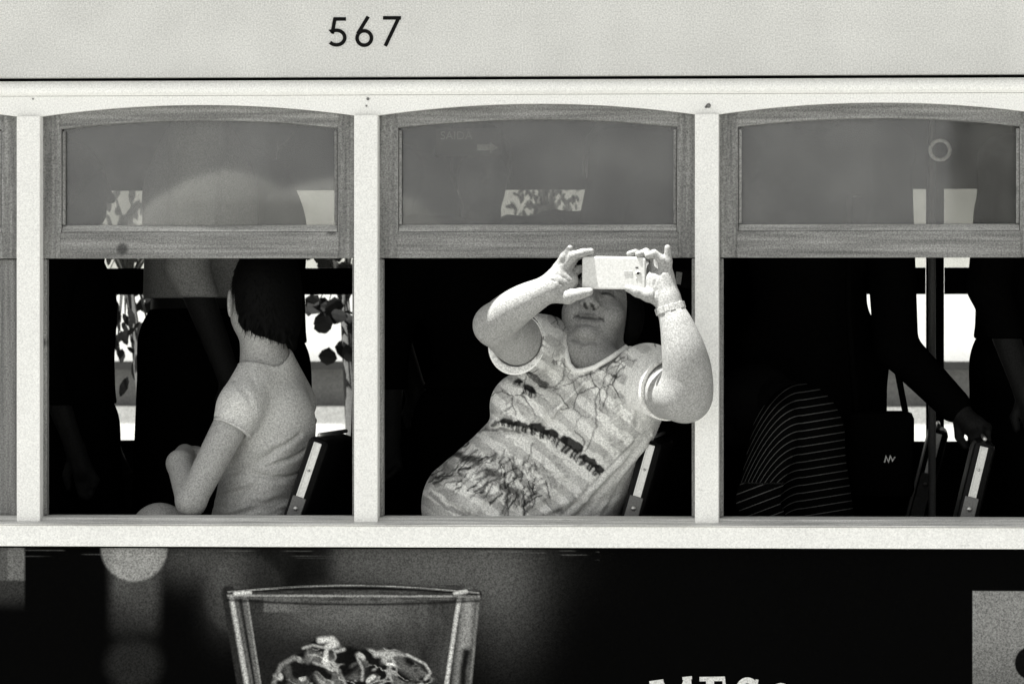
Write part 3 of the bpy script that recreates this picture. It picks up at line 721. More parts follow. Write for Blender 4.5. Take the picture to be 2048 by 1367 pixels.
# neck opening
v.cone(P(1157, 722, .03), P(1157, 722, .3), .020, .020, .0, cut=True)
v.cone(P(1190, 680, .0), P(1190, 680, .32), .066, .066, .0, cut=True)
v.cone(P(1168, 705, .0), P(1168, 705, .32), .040, .040, .006, cut=True)
v.cone(P(1225, 676, .0), P(1225, 676, .32), .040, .040, .006, cut=True)
tee, vv = v.mesh('t_shirt', 'tee', person)
px, py = to_px(vv)
def wrinkle(px, py, ang, la, lb, seed):
    c, s_ = math.cos(ang), math.sin(ang); a = px * c + py * s_; b = -px * s_ + py * c
    b = b + 16 * (vnoise(a / 70, b / 50, seed + 1) - .5) + 6 * (vnoise(a / 25, b / 22, seed + 2) - .5)
    return vnoise(a / la, b / lb, seed)
side = sst(-60, 60, (px - 1120) * .71 + (py - 1030) * .70); low = sst(860, 960, py)
dy = .006 * side * low * (wrinkle(px, py, R(133), 130, 15, 3) - .5) * 2 + .0035 * (1 - side) * (wrinkle(px, py, R(140), 90, 20, 6) - .5) + .0030 * sst(980, 1010, py) * (wrinkle(px, py, R(150), 90, 11, 8) - .5) * 2
dy += .0030 * (np.hypot(px - 1320, py - 780) < 100) * (wrinkle(px, py, R(70), 60, 9, 9) - .5) * 2
vv2 = vv.copy(); vv2[:, 1] -= dy; tee.data.vertices.foreach_set('co', vv2.astype(np.float32).ravel()); tee.data.update()
def cells(px, py, sc, seed):
    gx_, gy_ = np.floor(px / sc).astype(int), np.floor(py / sc).astype(int); d1 = np.full(px.shape, 1e9); d2 = d1.copy()
    for i in (-1, 0, 1):
        for j in (-1, 0, 1):
            a, b = gx_ + i, gy_ + j
            h1 = np.sin(a * 12.99 + b * 78.23 + seed) * 43758.5; h2 = np.sin(a * 39.35 + b * 11.13 + seed * 2) * 24634.6
            d = np.hypot((a + h1 - np.floor(h1)) * sc - px, (b + h2 - np.floor(h2)) * sc - py)
            d2 = np.where(d < d1, d1, np.minimum(d2, d)); d1 = np.minimum(d1, d)
    return d2 - d1
opx, opy = px.copy(), py.copy()
px = opx + 6 * (vnoise(opx / 19, opy / 19, 51) - .5) + 4 * (vnoise(opx / 6, opy / 6, 53) - .5); py = opy + 6 * (vnoise(opx / 19, opy / 19, 52) - .5) + 4 * (vnoise(opx / 6, opy / 6, 54) - .5)
t = np.full(len(vv), 0.70)
# diagonal bands
ang = R(36); s = (-(px - 1100) * math.sin(ang) + (py - 860) * math.cos(ang)) + 14 * np.sin(px / 120) + 5 * vnoise(px / 30, py / 30, 1)
band = sst(-.12, .16, np.sin(s / 6.0)); t *= 1 - 0.36 * band * (0.55 + 0.6 * vnoise(px / 22, py / 22, 4))
# batik cracks on the upper chest
upper = 1 - sst(800, 880, py)
e_ = cells(px, py, 44, 3.1); t *= 1 - .80 * (1 - sst(.6, 3.2, e_)) * upper * sst(.38, .55, vnoise(px / 38, py / 38, 60))
e_ = cells(px, py, 21, 8.4); t *= 1 - .65 * (1 - sst(.5, 2.4, e_)) * (1 - sst(730, 800, py)) * sst(.40, .62, vnoise(px / 30, py / 30, 61)) * sst(1015, 1050, px)
t *= 1 - .30 * sst(.55, .8, vnoise(px / 5, py / 5, 40)) * sst(.40, .7, vnoise(px / 40, py / 30, 41)); t *= 1 - .08 * sst(.4, .8, vnoise(px / 26, py / 20, 42)) * upper
def ink(pts, wd, amt, soft=1.6):
    global t
    k = 1 - sst(wd - soft, wd + soft, seg_d(px, py, pts)); t = t * (1 - amt * k)
for pts in ([(1232, 705), (1215, 740), (1205, 770), (1190, 800), (1192, 850), (1170, 900)], [(1250, 730), (1225, 760), (1205, 810)], [(1130, 720), (1128, 760), (1110, 775), (1080, 770)], [(1160, 900), (1168, 880), (1150, 860)], [(1045, 930), (1062, 905), (1066, 885)], [(1110, 780), (1180, 745), (1250, 712)]): ink(pts, 1.5, .7)
def elephant(x, y, s, a, f=1):
    ca, sa = math.cos(a), math.sin(a)
    def w_(u, q): return (x + s * (f * u * ca - q * sa), y + s * (f * u * sa + q * ca))
    ink([w_(-.35, -.05), w_(.25, -.1)], .30 * s, .93); ink([w_(.5, -.12), w_(.52, -.05)], .19 * s, .93)
    for u in (-.5, -.28, .12, .32): ink([w_(u, .1), w_(u + .03, .55)], .085 * s, .93)
    ink([w_(.66, -.05), w_(.78, .25), w_(.74, .5)], .06 * s, .93); ink([w_(-.62, -.1), w_(-.72, .25)], .035 * s, .9)
for x, y, s_, a in ((1014, 843, 17, .2), (1042, 850, 20, .1), (1076, 856, 24, .2), (1104, 868, 20, .4), (1143, 890, 31, .55), (1176, 921, 24, .6), (1200, 943, 22, .65)): elephant(x, y, s_ * 1.12, a, -1)
for x, y, s_, a in ((1036, 762, 14, .3), (1057, 778, 20, .35)): elephant(x, y, s_, a)
for i in range(4): ink([(1042 + 4 * i, 732 + 2 * i), (1060 + 4 * i, 757 - i), (1088 + 3 * i, 775 - 2 * i)], 1.6, .8)
# palm fronds and dark foliage on the lower part
rnd = random.Random(3)
for i in range(150):
    x = rnd.uniform(868, 1095); y = 900 + rnd.uniform(-8, 92) + (x - 980) * .25
    L_ = rnd.uniform(10, 42); a = rnd.uniform(2.2, 3.0) if x < 1000 else rnd.uniform(1.0, 2.5)
    ink([(x, y), (x + L_ * .55 * math.cos(a), y + L_ * .45 * math.sin(a)), (x + L_ * math.cos(a), y + L_ * math.sin(a))], rnd.uniform(.6, 2.6), rnd.uniform(.4, .9), 1.2)
ink([(985, 850), (1000, 842), (1030, 850)], 3, .8); ink([(960, 862), (1000, 858), (1040, 866)], 3, .6); ink([(860, 985), (890, 1010), (935, 1030)], 4, .55)
ink([(890, 900), (930, 915), (960, 920)], 7, .75, 4); ink([(975, 945), (1000, 950)], 7, .8, 4); ink([(1008, 975), (1040, 985)], 8, .7, 5); ink([(905, 925), (880, 960)], 9, .5, 6)
t = np.where(px < 1090, t * (1 - .28 * sst(.45, .75, vnoise(px / 17, py / 12, 31)) * sst(880, 920, py) * (1 - sst(985, 1020, py))), t)
px, py = opx, opy
# side panels and sleeves in plain jersey
seam = (px - 1120) * (880 - 1030) - (py - 1030) * (1268 - 1120)
plain = sst(-300, 300, -seam - 0) * (py > 860)
plain = np.where((px - 1120) * 150 + (py - 1030) * 148 > 0, 1.0, 0.0) * (py > 845)
dLs = np.hypot(px - 1338, py - 780); dRs = (px < 1062) & (py < 742) | ((px < 1095) & (py < 672))
slv = np.maximum(1 - sst(84, 92, dLs), dRs.astype(float)); plain = np.maximum(plain, slv)
t = t * (1 - plain) + (0.66 - 0.03 * np.sin(px / 3.1 + py / 9)) * plain
k = 1 - sst(1, 2.5, seg_d(px, py, [(1268, 882), (1120, 1032)])); t *= 1 - .35 * k
t = np.where(vv[:, 1] > .22, 0.5, t); t = np.where((t < .5) & (plain < .5), np.clip(t, .012, 1), t)
attr(tee, 'tone', t)
# neckband and rhinestones
def on(o, name, pts, rad, m, parent): return tube(name, pts, rad, m, parent, 8)
band_o = tube('neckband', [p + Vector((0, -.002, 0)) for p in nb], .0062, 'white', tee, 10)
band_o['label'] = 'plain white neckband'
V = []; F = []; rs = random.Random(11)
spots = [(968 + 9.5 * i, 872 + 5.5 * i + 4 * math.sin(i)) for i in range(12)] + [(1040 + 26 * math.cos(i * .9) * (i / 26) ** .5 - 8, 955 + 32 * math.sin(i * .9) * (i / 26) ** .5) for i in range(40)] + [(1068 + 2 * math.sin(i), 935 + 6 * i) for i in range(8)]
ico = [(0, 0, 1), (1, 0, 0), (0, 1, 0), (-1, 0, 0), (0, -1, 0), (0, 0, -1)]; icf = [(0, 1, 2), (0, 2, 3), (0, 3, 4), (0, 4, 1), (5, 2, 1), (5, 3, 2), (5, 4, 3), (5, 1, 4)]
for x, y in spots:
    p = v.front(x + rs.uniform(-2, 2), y + rs.uniform(-2, 2)); r0 = rs.uniform(.0014, .0026); o = len(V)
    V += [tuple(p + Vector(q) * r0) for q in ico]; F += [tuple(i + o for i in f) for f in icf]
rh = pyd('rhinestones', V, F, 'white', tee); rh['kind'] = 'stuff'
# trousers and legs (below the sill)
hipc = P(1050, 1110, .31); kn = [Vector((hipc.x - .40, .18, -.56)), Vector((hipc.x - .38, .42, -.56))]
tv = Vol((hipc.x - .55, -.02, FLOOR), (hipc.x + .28, .62, Z(1050, .3)), .009)
tv.ell(hipc + Vector((0.02, 0, -.02)), (.18, .17, .15), .02)
for kk in kn:
    tv.cone(hipc + Vector((0, (kk.y - .3) * .7, -.05)), kk, .10, .075, .03); tv.cone(kk, (kk.x - .03, kk.y, FLOOR + .07), .072, .05, .02); tv.cone((kk.x - .03, kk.y, FLOOR + .045), (kk.x - .16, kk.y, FLOOR + .035), .045, .035, .01)
tv.plane((0, .085, 0), (0, -1, 0))
tv.mesh('trousers', 'cloth_d', person)
# wristwatch bracelet
ax = (L_MD - L_WR).normalized(); cw = L_WR + ax * -.002; a1 = ax.cross(Vector((0, 1, 0))).normalized(); a2 = ax.cross(a1)
V = []; F = []
for i in range(16):
    t0, t1 = 2 * math.pi * (i + .06) / 16, 2 * math.pi * (i + .94) / 16
    wdt = .0078 if i % 2 else .0066; ro = .0352 if i % 2 else .0338
    o = len(V)
    for tt in (t0, t1):
        for rr in (.0275, ro):
            for ww in (-wdt, wdt): V.append(cw + (a1 * math.cos(tt) + a2 * math.sin(tt)) * rr + ax * ww)
    F += [tuple(o + j for j in f) for f in [(0, 1, 3, 2), (4, 6, 7, 5), (0, 4, 5, 1), (2, 3, 7, 6), (0, 2, 6, 4), (1, 5, 7, 3)]]
wt = bev(pyd('wristwatch', V, F, 'watch', person), .001); 
# the phone
pcn = P(1228, 545.5, -.203)
ph = empty('smartphone', pcn); tag(ph, 'white smartphone held up sideways in front of the woman\'s face', 'phone')
ph.rotation_euler = (R(5), R(0.8), 0)
hw, hh = r_(63.6) * .983, r_(32.6) * .983
def rr_pts(w0, h0, rad, n=5):
    out = []
    for cx, cz, a0 in ((w0 - rad, h0 - rad, 0), (-w0 + rad, h0 - rad, 90), (-w0 + rad, -h0 + rad, 180), (w0 - rad, -h0 + rad, 270)):
        for i in range(n + 1): a = R(a0 + 90 * i / n); out.append((cx + rad * math.cos(a), cz + rad * math.sin(a)))
    return out
V = []; lay = [(-.0052, .0035), (-.0045, .0012), (-.002, 0), (.0035, 0), (.0045, .001)]
pts = rr_pts(hw, hh, .007); n = len(pts)
for y, ins in lay:
    V += [(a * (1 - ins / hw), y, b * (1 - ins / hh)) for a, b in pts]
F = [tuple(range(n)), tuple(range((len(lay) - 1) * n, len(lay) * n))]
for l in range(len(lay) - 1):
    for i in range(n): F.append((l * n + i, l * n + (i + 1) % n, (l + 1) * n + (i + 1) % n, (l + 1) * n + i))
pyd('shell', V, F, 'phone', ph)
def pd(name, px, py, rad, m, y0=-.0052, th=.0008):
    a = (px - 1228) / 885; b = (545.5 - py) / 885
    return tube(name, [(a, y0 - .0001, b), (a, y0 - th, b)], rad, m, ph, 20)
pd('camera_ring', 1276.5, 545, .0068, 'phone_b', th=.0010); pd('camera_rim', 1276.5, 545, .0056, 'signtxt', th=.0014); pd('camera_lens', 1276.5, 545, .0040, 'lens', th=.0018)
a, b = (1274 - 1228) / 885, (545.5 - 534) / 885; box('flash_window', a - .0032, a + .0032, -.0060, -.0053, b - .0014, b + .0014, 'ink', ph)
a, b = (1256 - 1228) / 885, (545.5 - 545) / 885
for da, ww in ((-.004, .0045), (.006, .004)): box('rear_button', a + da - ww, a + da + ww, -.0060, -.0053, b - .0046, b + .0046, 'phone_b', ph, .0006)
pd('microphone_mark', 1273, 556, .0016, 'phone_b')
box('screen', -hw + .004, hw - .004, .0046, .0050, -hh + .004, hh - .004, 'lens', ph)

# ---- the passenger in the grey T-shirt, seen from behind
lo = (X(235, .2), .12, Z(1180, .3)); hi = (X(665, .4), .62, Z(480, .3))
v = Vol(lo, hi, .0035)
v.ell(P(545, 850, .37), (.092, .075, .12), .03); v.cone(P(535, 880, .38), P(490, 1120, .39), .080, .085, .03)
SH, EL = P(482, 812, .27), P(384, 1000, .20)
v.cone(P(530, 725, .36), SH, .045, .045, .03); v.cone(P(545, 730, .38), P(588, 805, .46), .05, .045, .03)
v.cone(SH, EL, .043, .034, .02); v.cone(EL, P(362, 925, .30), .035, .031, .012); v.cone(P(362, 925, .30), P(372, 906, .37), .030, .024, .012)
v.ell(P(388, 908, .40), (.04, .03, .022), .012)
for i, (dx, dz) in enumerate(((8, -2), (14, 3), (18, 9), (20, 15))): v.chain([P(392, 906 + 3 * i, .405), P(392 + dx * 1.5, 904 + dz, .43), P(390 + dx * 1.6, 912 + dz, .45)], [.010, .009, .007], .004)
v.chain([P(380, 912, .39), P(392, 922, .385), P(402, 926, .39)], [.012, .010, .008], .005)
v.cone(P(528, 740, .365), P(524, 640, .345), .054, .052, .02)
HB = P(532, 588, .35)
v.ell(HB, (.072, .095, .108), .02); v.ell(P(492, 628, .37), (.034, .05, .05), .03)
v.ell(P(462, 606, .315), (.007, .017, .034), .006); v.ell(P(463, 606, .298), (.003, .007, .02), .003, cut=True)
v.cone(P(486, 640, .41), P(478, 625, .44), .02, .012, .02)
pb, vv = v.mesh('person', 'skin'); attr(pb, 'tone', np.ones(len(vv)) * 1.3); pb.location = (.008, -.075, 0)
tag(pb, 'seated passenger in a plain grey T-shirt with short dark hair, back turned', 'person')
hv = Vol(npv(HB) - .16, npv(HB) + .16, .0035)
hv.ell(HB + Vector((.004, 0, .008)), (.083, .105, .118), 0)
hv.ell(P(560, 640, .34), (.05, .06, .055), .03)
hv.cone(P(578, 640, .38), P(580, 690, .39), .03, .018, .02)
hv.cone(P(510, 650, .29), P(516, 668, .292), .012, .004, .02); hv.cone(P(535, 650, .285), P(545, 664, .29), .014, .004, .02)
hv.ell(P(457, 606, .30), (.016, .06, .045), .006, cut=True)
hv.plane(P(472, 620, .3), Vector((-.93, 0, -.36)))
hv.plane(P(530, 675, .3), Vector((-.25, -.2, -1)))
rs = random.Random(9)
for i in range(70):                                   # short tufts along the nape and round the ear
    a = rs.uniform(0, 1); p0 = P(482 + 98 * a, 640 + 36 * a + rs.uniform(-26, 2), .262 + .05 * abs(a - .35) + rs.uniform(0, .02)); q0 = p0 + Vector((rs.uniform(-.008, .012), -.002, -rs.uniform(.010, .026)))
    hv.cone(p0, q0, .006, .0022, .005)
hb, hvv = hv.mesh('hair', 'hair', pb)
V = []; F = []
sel = [q for q in hvv[::3] if q[1] < HB.y + .03]
for q in sel[:2600]:                                  # loose short strands standing off the cap of hair
    if rs.random() > .55: continue
    n_ = (Vector(q) - HB).normalized(); d = (n_ * rs.uniform(.2, .6) + Vector((rs.uniform(-.3, .3), rs.uniform(-.2, .2), -1))).normalized(); L0 = rs.uniform(.008, .020)
    p0 = Vector(q) - n_ * .002; sd2 = d.cross(n_).normalized() * .0009; o = len(V)
    V += [p0 + sd2, p0 - sd2, p0 + n_ * .0012, p0 + d * L0]; F += [(o, o + 1, o + 3), (o + 1, o + 2, o + 3), (o + 2, o, o + 3)]
hs_ = pyd('hair_strands', V, F, 'hair', hb); hs_['kind'] = 'stuff'
v = Vol(lo, hi, .003); o_ = .012
v.ell(P(545, 850, .37), (.092 + o_, .075 + o_, .12 + o_), .03); v.cone(P(535, 880, .38), P(490, 1120, .39), .080 + o_, .086 + o_, .03)
v.cone(P(530, 728, .36), SH, .048 + .006, .048 + .006, .03); v.cone(P(545, 732, .38), P(588, 805, .46), .05 + .008, .045 + .010, .03)
rs = random.Random(5)
for pts in ([(515, 925), (550, 900), (600, 868)], [(520, 935), (560, 925), (610, 900)], [(505, 945), (560, 955), (600, 945)], [(470, 760), (500, 790), (495, 840)]):
    q = [v.front(a, b) for a, b in pts]
    for a, b in zip(q[:-1], q[1:]): v.cone(a, b, .002, .002, .014, cut=True)
dA = (EL - SH).normalized(); cA = P(466, 858, SH.lerp(EL, .25).y)
tw = Vol(lo, hi, .003); tw.cone(SH + Vector((.004, .004, .006)), cA + dA * .03, .050, .048, .02); tw.plane(cA, dA + Vector((0, 0, 0)))
tw.cone(SH + dA * .05, cA + dA * .08, .0435, .0425, 0, cut=True)
hh_ = np.maximum(.02 - np.abs(v.d - tw.d), 0) / .02; v.d = np.minimum(v.d, tw.d) - hh_ * hh_ * .005
v.cone(P(528, 738, .365), P(524, 640, .33), .0565, .075, .004, cut=True)
tb, vv = v.mesh('t_shirt', 'greytee', pb)
px, py = to_px(vv)
lowb = sst(885, 940, py)
dyb = .0052 * lowb * (wrinkle(px, py, R(-10), 60, 8.0, 21) - .5) * 2 + .004 * sst(840, 900, py) * (wrinkle(px, py, R(-24), 110, 19, 31) - .5) * 2 + .0024 * (1 - lowb) * (wrinkle(px, py, R(-40), 60, 16, 24) - .5) * 2 + .0022 * (px < 515) * (py < 890) * (wrinkle(px, py, R(60), 40, 9, 27) - .5) * 2
vv2 = vv.copy(); vv2[:, 1] -= dyb; tb.data.vertices.foreach_set('co', vv2.astype(np.float32).ravel()); tb.data.update()
cn = []
for i in range(20):
    a = 2 * math.pi * i / 20; c = P(528, 735, .365); cn.append(c + Vector((.058 * math.cos(a), .055 * math.sin(a), .010 * math.cos(a - 2.4))))
def ring(c, d, rad):
    a_ = d.cross(Vector((0.2, 0.1, 1))).normalized(); b_ = d.cross(a_); return [c + (a_ * math.cos(i * math.pi / 16) + b_ * math.sin(i * math.pi / 16)) * rad for i in range(32)]
tube('sleeve_hem', ring(cA - dA * .003, dA, .0475), .0028, 'greytee', tb, 8, True)
tube('sleeve_hem', ring(cR - dR * .003, dR, .0685), .0030, 'white', tee, 8, True)
tube('sleeve_hem', ring(cL - dL * .003, dL, .0700), .0030, 'white', tee, 8, True)
tube('collar', cn, .004, 'greytee', tb, 8, True)
tv = Vol((X(180, .3), .08, FLOOR), (X(640, .3), .62, Z(960, .3)), .008)
hc = P(500, 1120, .39); tv.ell(hc + Vector((0, 0, -.03)), (.12, .13, .10), .02)
for yy, kx, ky in ((.29, 322, 1062), (.47, 250, 1118)):
    kk = P(kx, ky, yy); kk.y = yy
    tv.cone(hc + Vector((0, yy - .38, -.01)), kk, .085, .068, .03); tv.cone(kk, (kk.x - .02, yy, FLOOR + .07), .062, .045, .02); tv.cone((kk.x - .02, yy, FLOOR + .045), (kk.x - .15, yy, FLOOR + .035), .042, .033, .01)
tv.mesh('trousers', 'denim', pb)

# ---- generic passengers further inside
def passenger(label, xy, ang, H_, skin, top, bottom, hair='hair', arms=None, lean=0.0, seated=False, hem=0.98, group=None, h=.0075, sleeve=1.0, tilt=0.0, skirt=True):
    s = H_ / 1.70; zf = FLOOR
    Rm = Matrix.Rotation(ang, 3, 'Z')
    def W(a, b, c):
        b2 = b - lean * max(0, c - .95); a2 = a + tilt * max(0, c - .95)
        return Rm @ (Vector((a2, b2, c)) * s) + Vector((xy[0], xy[1], zf))
    J = dict(head=W(0, -.015, 1.575), neck=W(0, 0, 1.44), chest=W(0, 0, 1.25), waist=W(0, 0, 1.06), pelvis=W(0, 0, .93))
    sh = {q: W(q * .175, 0, 1.385) for q in (-1, 1)}
    el = {q: W(q * .24, .02, 1.10) for q in (-1, 1)}; wr = {q: W(q * .25, -.07, .86) for q in (-1, 1)}
    for q in (arms or {}): el[q], wr[q] = arms[q]
    hip = {q: W(q * .09, 0, .90) for q in (-1, 1)}; knee = {q: W(q * .10, -.03, .49) for q in (-1, 1)}; ank = {q: W(q * .11, 0, .08) for q in (-1, 1)}
    toe = {q: ank[q] + Rm @ Vector((0, -.15 * s, -.03 * s)) for q in (-1, 1)}
    pts = list(J.values()) + list(el.values()) + list(wr.values()) + list(ank.values()) + list(toe.values())
    a = np.array([list(p) for p in pts]); l2 = a.min(0) - .16; h2 = a.max(0) + .17; l2[2] = zf - .005
    rot = [list(Rm @ Vector(e)) for e in ((1, 0, 0), (0, 1, 0), (0, 0, 1))]
    def torso(v, o):
        v.ell(J['chest'], (.165 * s + o, .115 * s + o, .19 * s + o), .04, rot=rot); v.cone(J['chest'], J['pelvis'], .115 * s + o, .125 * s + o, .04); v.ell(J['pelvis'], (.165 * s + o, .12 * s + o, .12 * s + o), .03, rot=rot)
        v.cone(sh[-1], sh[1], .055 * s + o, .055 * s + o, .04)
    v = Vol(l2, h2, h); torso(v, -.012)
    for q in (-1, 1):
        v.cone(sh[q], el[q], .050 * s, .038 * s, .02); v.cone(el[q], wr[q], .038 * s, .026 * s, .015)
        d = (wr[q] - el[q]).normalized(); sd = d.cross(Vector((0.2, 1, 0.1))).normalized()
        pm = wr[q] + d * .055; v.cone(wr[q], pm, .024, .026, .012)
        for i in range(4):
            b0 = pm + sd * (.012 * (i - 1.5)) ; L_ = (.062, .075, .070, .055)[i]; v.chain([b0, b0 + d * L_ * .6 + sd * .004 * (i - 1.5), b0 + d * L_ * .9 + d.cross(sd) * .02], [.0105, .0095, .0085], .004)
        v.chain([wr[q] + d * .02 - sd * .02, wr[q] + d * .05 - sd * .045, wr[q] + d * .08 - sd * .05], [.012, .011, .009], .005)
        v.cone(hip[q], knee[q], .075 * s, .05 * s, .03); v.cone(knee[q], ank[q], .048 * s, .035 * s, .02)
    v.cone(J['neck'] - Vector((0, 0, .06)), J['head'] - Vector((0, 0, .05)), .055 * s, .052 * s, .02)
    v.ell(J['head'], (.073 * s, .094 * s, .108 * s), .02, rot=rot)
    F_ = lambda a_, b_, c_: J['head'] + Rm @ Vector((a_ * s, b_ * s, c_ * s))
    v.ell(F_(0, -.04, -.07), (.05 * s, .05 * s, .04 * s), .03, rot=rot); v.cone(F_(0, -.088, .005), F_(0, -.108, -.028), .009, .012, .01)
    for q in (-1, 1):
        v.ell(F_(q * .074, .005, -.01), (.010, .018, .03), .006, rot=rot); v.ell(F_(q * .03, -.098, .008), (.016, .014, .009), .006, cut=True, rot=rot)
    v.cone(F_(-.022, -.098, -.062), F_(.022, -.098, -.062), .004, .004, .004, cut=True)
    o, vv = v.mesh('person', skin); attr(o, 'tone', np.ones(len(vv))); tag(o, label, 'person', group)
    v = Vol(l2, h2, h); torso(v, .008)
    for q in (-1, 1):
        e_ = el[q] if sleeve < .9 else el[q]; v.cone(sh[q], sh[q].lerp(e_, min(1, sleeve * 1.0)), .060 * s, .050 * s, .025)
        if sleeve >= .9: v.cone(el[q], el[q].lerp(wr[q], .94), .048 * s, .038 * s, .012)
    v.plane(W(0, 0, hem), (0, 0, -1)) if not arms else None
    v.cone(J['neck'] + Vector((0, 0, .0)), J['head'], .062 * s, .075 * s, .004, cut=True)
    if arms:
        sl, g = v.sub(np.array(W(0, 0, hem)) - np.array((.2, .2, 1.2)), np.array(W(0, 0, hem)) + np.array((.2, .2, 0)))
    tp, vt = v.mesh('shirt', top, o)
    v = Vol(l2, h2, h)
    v.ell(J['pelvis'] - Vector((0, 0, .02)), (.168 * s + .004, .125 * s + .004, .12 * s), .03, rot=rot)
    for q in (-1, 1):
        v.cone(hip[q], knee[q], .088 * s, .066 * s, .03); v.cone(knee[q], ank[q] + Vector((0, 0, -.01)), .066 * s, .055 * s, .02)
    if skirt: v.cone(W(0, 0, .92), W(0, -.01, .42), .14 * s, .17 * s, .03)
    tr_, _ = v.mesh('skirt' if skirt else 'trousers', bottom, o)
    v = Vol(l2, h2, .0075)
    for q in (-1, 1): v.cone(ank[q] - Vector((0, 0, .035)), toe[q] - Vector((0, 0, .005)), .045 * s, .04 * s, .01)
    v.plane((0, 0, zf + .001), (0, 0, -1)); v.mesh('shoes', 'cloth_k', o)
    v = Vol(np.array(J['head']) - .17, np.array(J['head']) + .17, .006)
    v.ell(J['head'] + Rm @ Vector((0, .008, .012)), (.082 * s, .102 * s, .116 * s), 0, rot=rot)
    v.ell(F_(0, -.07, -.045), (.07, .085, .085), .01, cut=True, rot=rot); v.plane(F_(0, 0, -.06), (0, 0, -1)); v.mesh('hair', hair, o)
    return o, tp, vt
def at(px, y): return (X(px, y), y)
G = 'standing passengers in dark clothes'
o, tp, vt = passenger('standing passenger in a pale shirt behind the grey T-shirt passenger', at(400, 1.0), R(96), 1.88, 'skin_shaded', 'shirt', 'cloth_k', hem=1.03)
passenger('dark clothed passenger standing at the left end of the left window', at(136, .85), R(88), 1.52, 'skin_shaded', 'cloth_k', 'cloth_k')
passenger('dark clothed passenger standing beside the pillar left of the woman with the phone', at(822, 1.45), R(82), 1.80, 'skin_shaded', 'cloth_k', 'cloth_k')
passenger('dark clothed passenger standing directly behind the woman with the phone', at(1228, 1.3), R(-12), 1.60, 'skin_shaded', 'cloth_d', 'cloth_k')
passenger('dark clothed passenger whose head shows left of the bright patch in the middle pane', at(962, 1.1), R(10), 1.58, 'skin_shaded', 'cloth_k', 'cloth_k')
passenger('dark clothed passenger seen between the phone hand and the right pillar', at(1385, 1.2), R(10), 1.84, 'skin_shaded', 'cloth_k', 'cloth_k')
passenger('dark clothed passenger standing behind the head of the grey T-shirt passenger', at(505, 1.25), R(90), 1.78, 'skin_shaded', 'cloth_d', 'cloth_k')
passenger('dark clothed passenger at the right edge of the right window', at(2062, .95), R(70), 1.80, 'skin_shaded', 'cloth_k', 'cloth_k')
passenger('dark clothed passenger standing against the pillar behind the striped top', at(1490, 1.3), R(20), 1.75, 'skin_shaded', 'cloth_k', 'cloth_k')
o, tp, vt = passenger('dark clothed passenger reaching one arm to the rightmost seat back', at(1620, .85), R(15), 1.84, 'skin_shaded', 'cloth_k', 'cloth_k', arms={1: (P(1792, 692, .70), P(1915, 818, .62))}, tilt=.0)
sq = join_strokes('emblem', [stroke('', [(P(a, b, .5).x, P(a, b, .5).z) for a, b in ((1769, 924), (1772, 912), (1777, 923), (1781, 911), (1785, 921), (1790, 913))], .0032, .0, .001, 'signtxt', None)], 'signtxt', None)
# the emblem sits on the dark bag hanging from that passenger's shoulder
bagp = P(1770, 905, .60)
bag = box('shoulder_bag', -.09, .07, 0, .10, -.11, .10, 'cloth_k', None, .02); bag.location = bagp
tag(bag, 'black shoulder bag with a small white squiggle emblem', 'bag')
bpy.data.objects.remove(sq)
ep = lambda a, b: (P(a, b, .60).x - bagp.x, P(a, b, .60).z - bagp.z)
join_strokes('emblem', [stroke('', [ep(*q) for q in ((1769, 924), (1772, 912), (1777, 923), (1781, 911), (1785, 921), (1790, 913))], .0034, -.001, .001, 'signtxt', None)], 'signtxt', bag)
tube('strap', [(-.07, .05, .09), (-.09, .07, .35), (-.085, .1, .62), (-.05, .2, .62), (.0, .16, .35), (.05, .06, .09)], .008, 'cloth_k', bag, 8)

# ---- the hunched passenger in the thin striped top
lo = (X(1430, .3), .12, Z(1250, .4)); hi = (X(1730, .5), .80, Z(730, .4))
v = Vol(lo, hi, .005)
v.ell(P(1600, 860, .44), (.085, .12, .10), .03); v.cone(P(1608, 880, .44), P(1630, 1120, .46), .085, .10, .03)
s1, e_1, w1 = P(1555, 850, .31), P(1515, 1000, .22), P(1560, 1080, .25)
v.cone(s1, e_1, .042, .036, .02); v.cone(e_1, w1, .034, .026, .015); v.ell(w1 + Vector((.03, 0, -.02)), (.04, .02, .03), .012)
for i in range(4): v.chain([w1 + Vector((.05, .014 * (i - 1.5), -.03)), w1 + Vector((.085, .014 * (i - 1.5), -.045)), w1 + Vector((.10, .014 * (i - 1.5), -.065))], [.010, .009, .008], .004)
v.chain([w1 + Vector((.02, -.02, 0)), w1 + Vector((.05, -.035, -.01)), w1 + Vector((.07, -.035, -.02))], [.011, .010, .008], .004)
v.cone(P(1570, 800, .5), P(1535, 800, .56), .05, .05, .02); v.ell(P(1508, 815, .60), (.09, .08, .095), .02); v.ell(P(1470, 850, .61), (.04, .05, .05), .03)
pe, vv = v.mesh('person', 'skin_shaded'); attr(pe, 'tone', np.ones(len(vv)) * .3)
tag(pe, 'hunched seated passenger in a dark top with thin pale stripes', 'person')
v = Vol(lo, hi, .004)
v.ell(P(1600, 860, .44), (.097, .13, .112), .03); v.cone(P(1608, 880, .44), P(1630, 1120, .46), .092, .108, .03)
v.cone(s1, e_1, .056, .048, .025); v.cone(e_1, w1, .046, .036, .015)
v.cone(P(1560, 800, .51), P(1500, 800, .60), .056, .09, .004, cut=True)
ts, vv = v.mesh('striped_top', 'stripe', pe)
px, py = to_px(vv)
u = np.clip(1605 - px, 0, 400) / 110.0; torso_s = (py - 120 * u * u + 0.16 * np.clip(px - 1605, 0, 200) * 1.0 - 752) / 15.5
arm_s = ((px - 1500) * .35 + (py - 960) * .93) / 16.0
isarm = (py > 965) & (px < 1640 - (1035 - py) * .2) & (vv[:, 1] < .33)
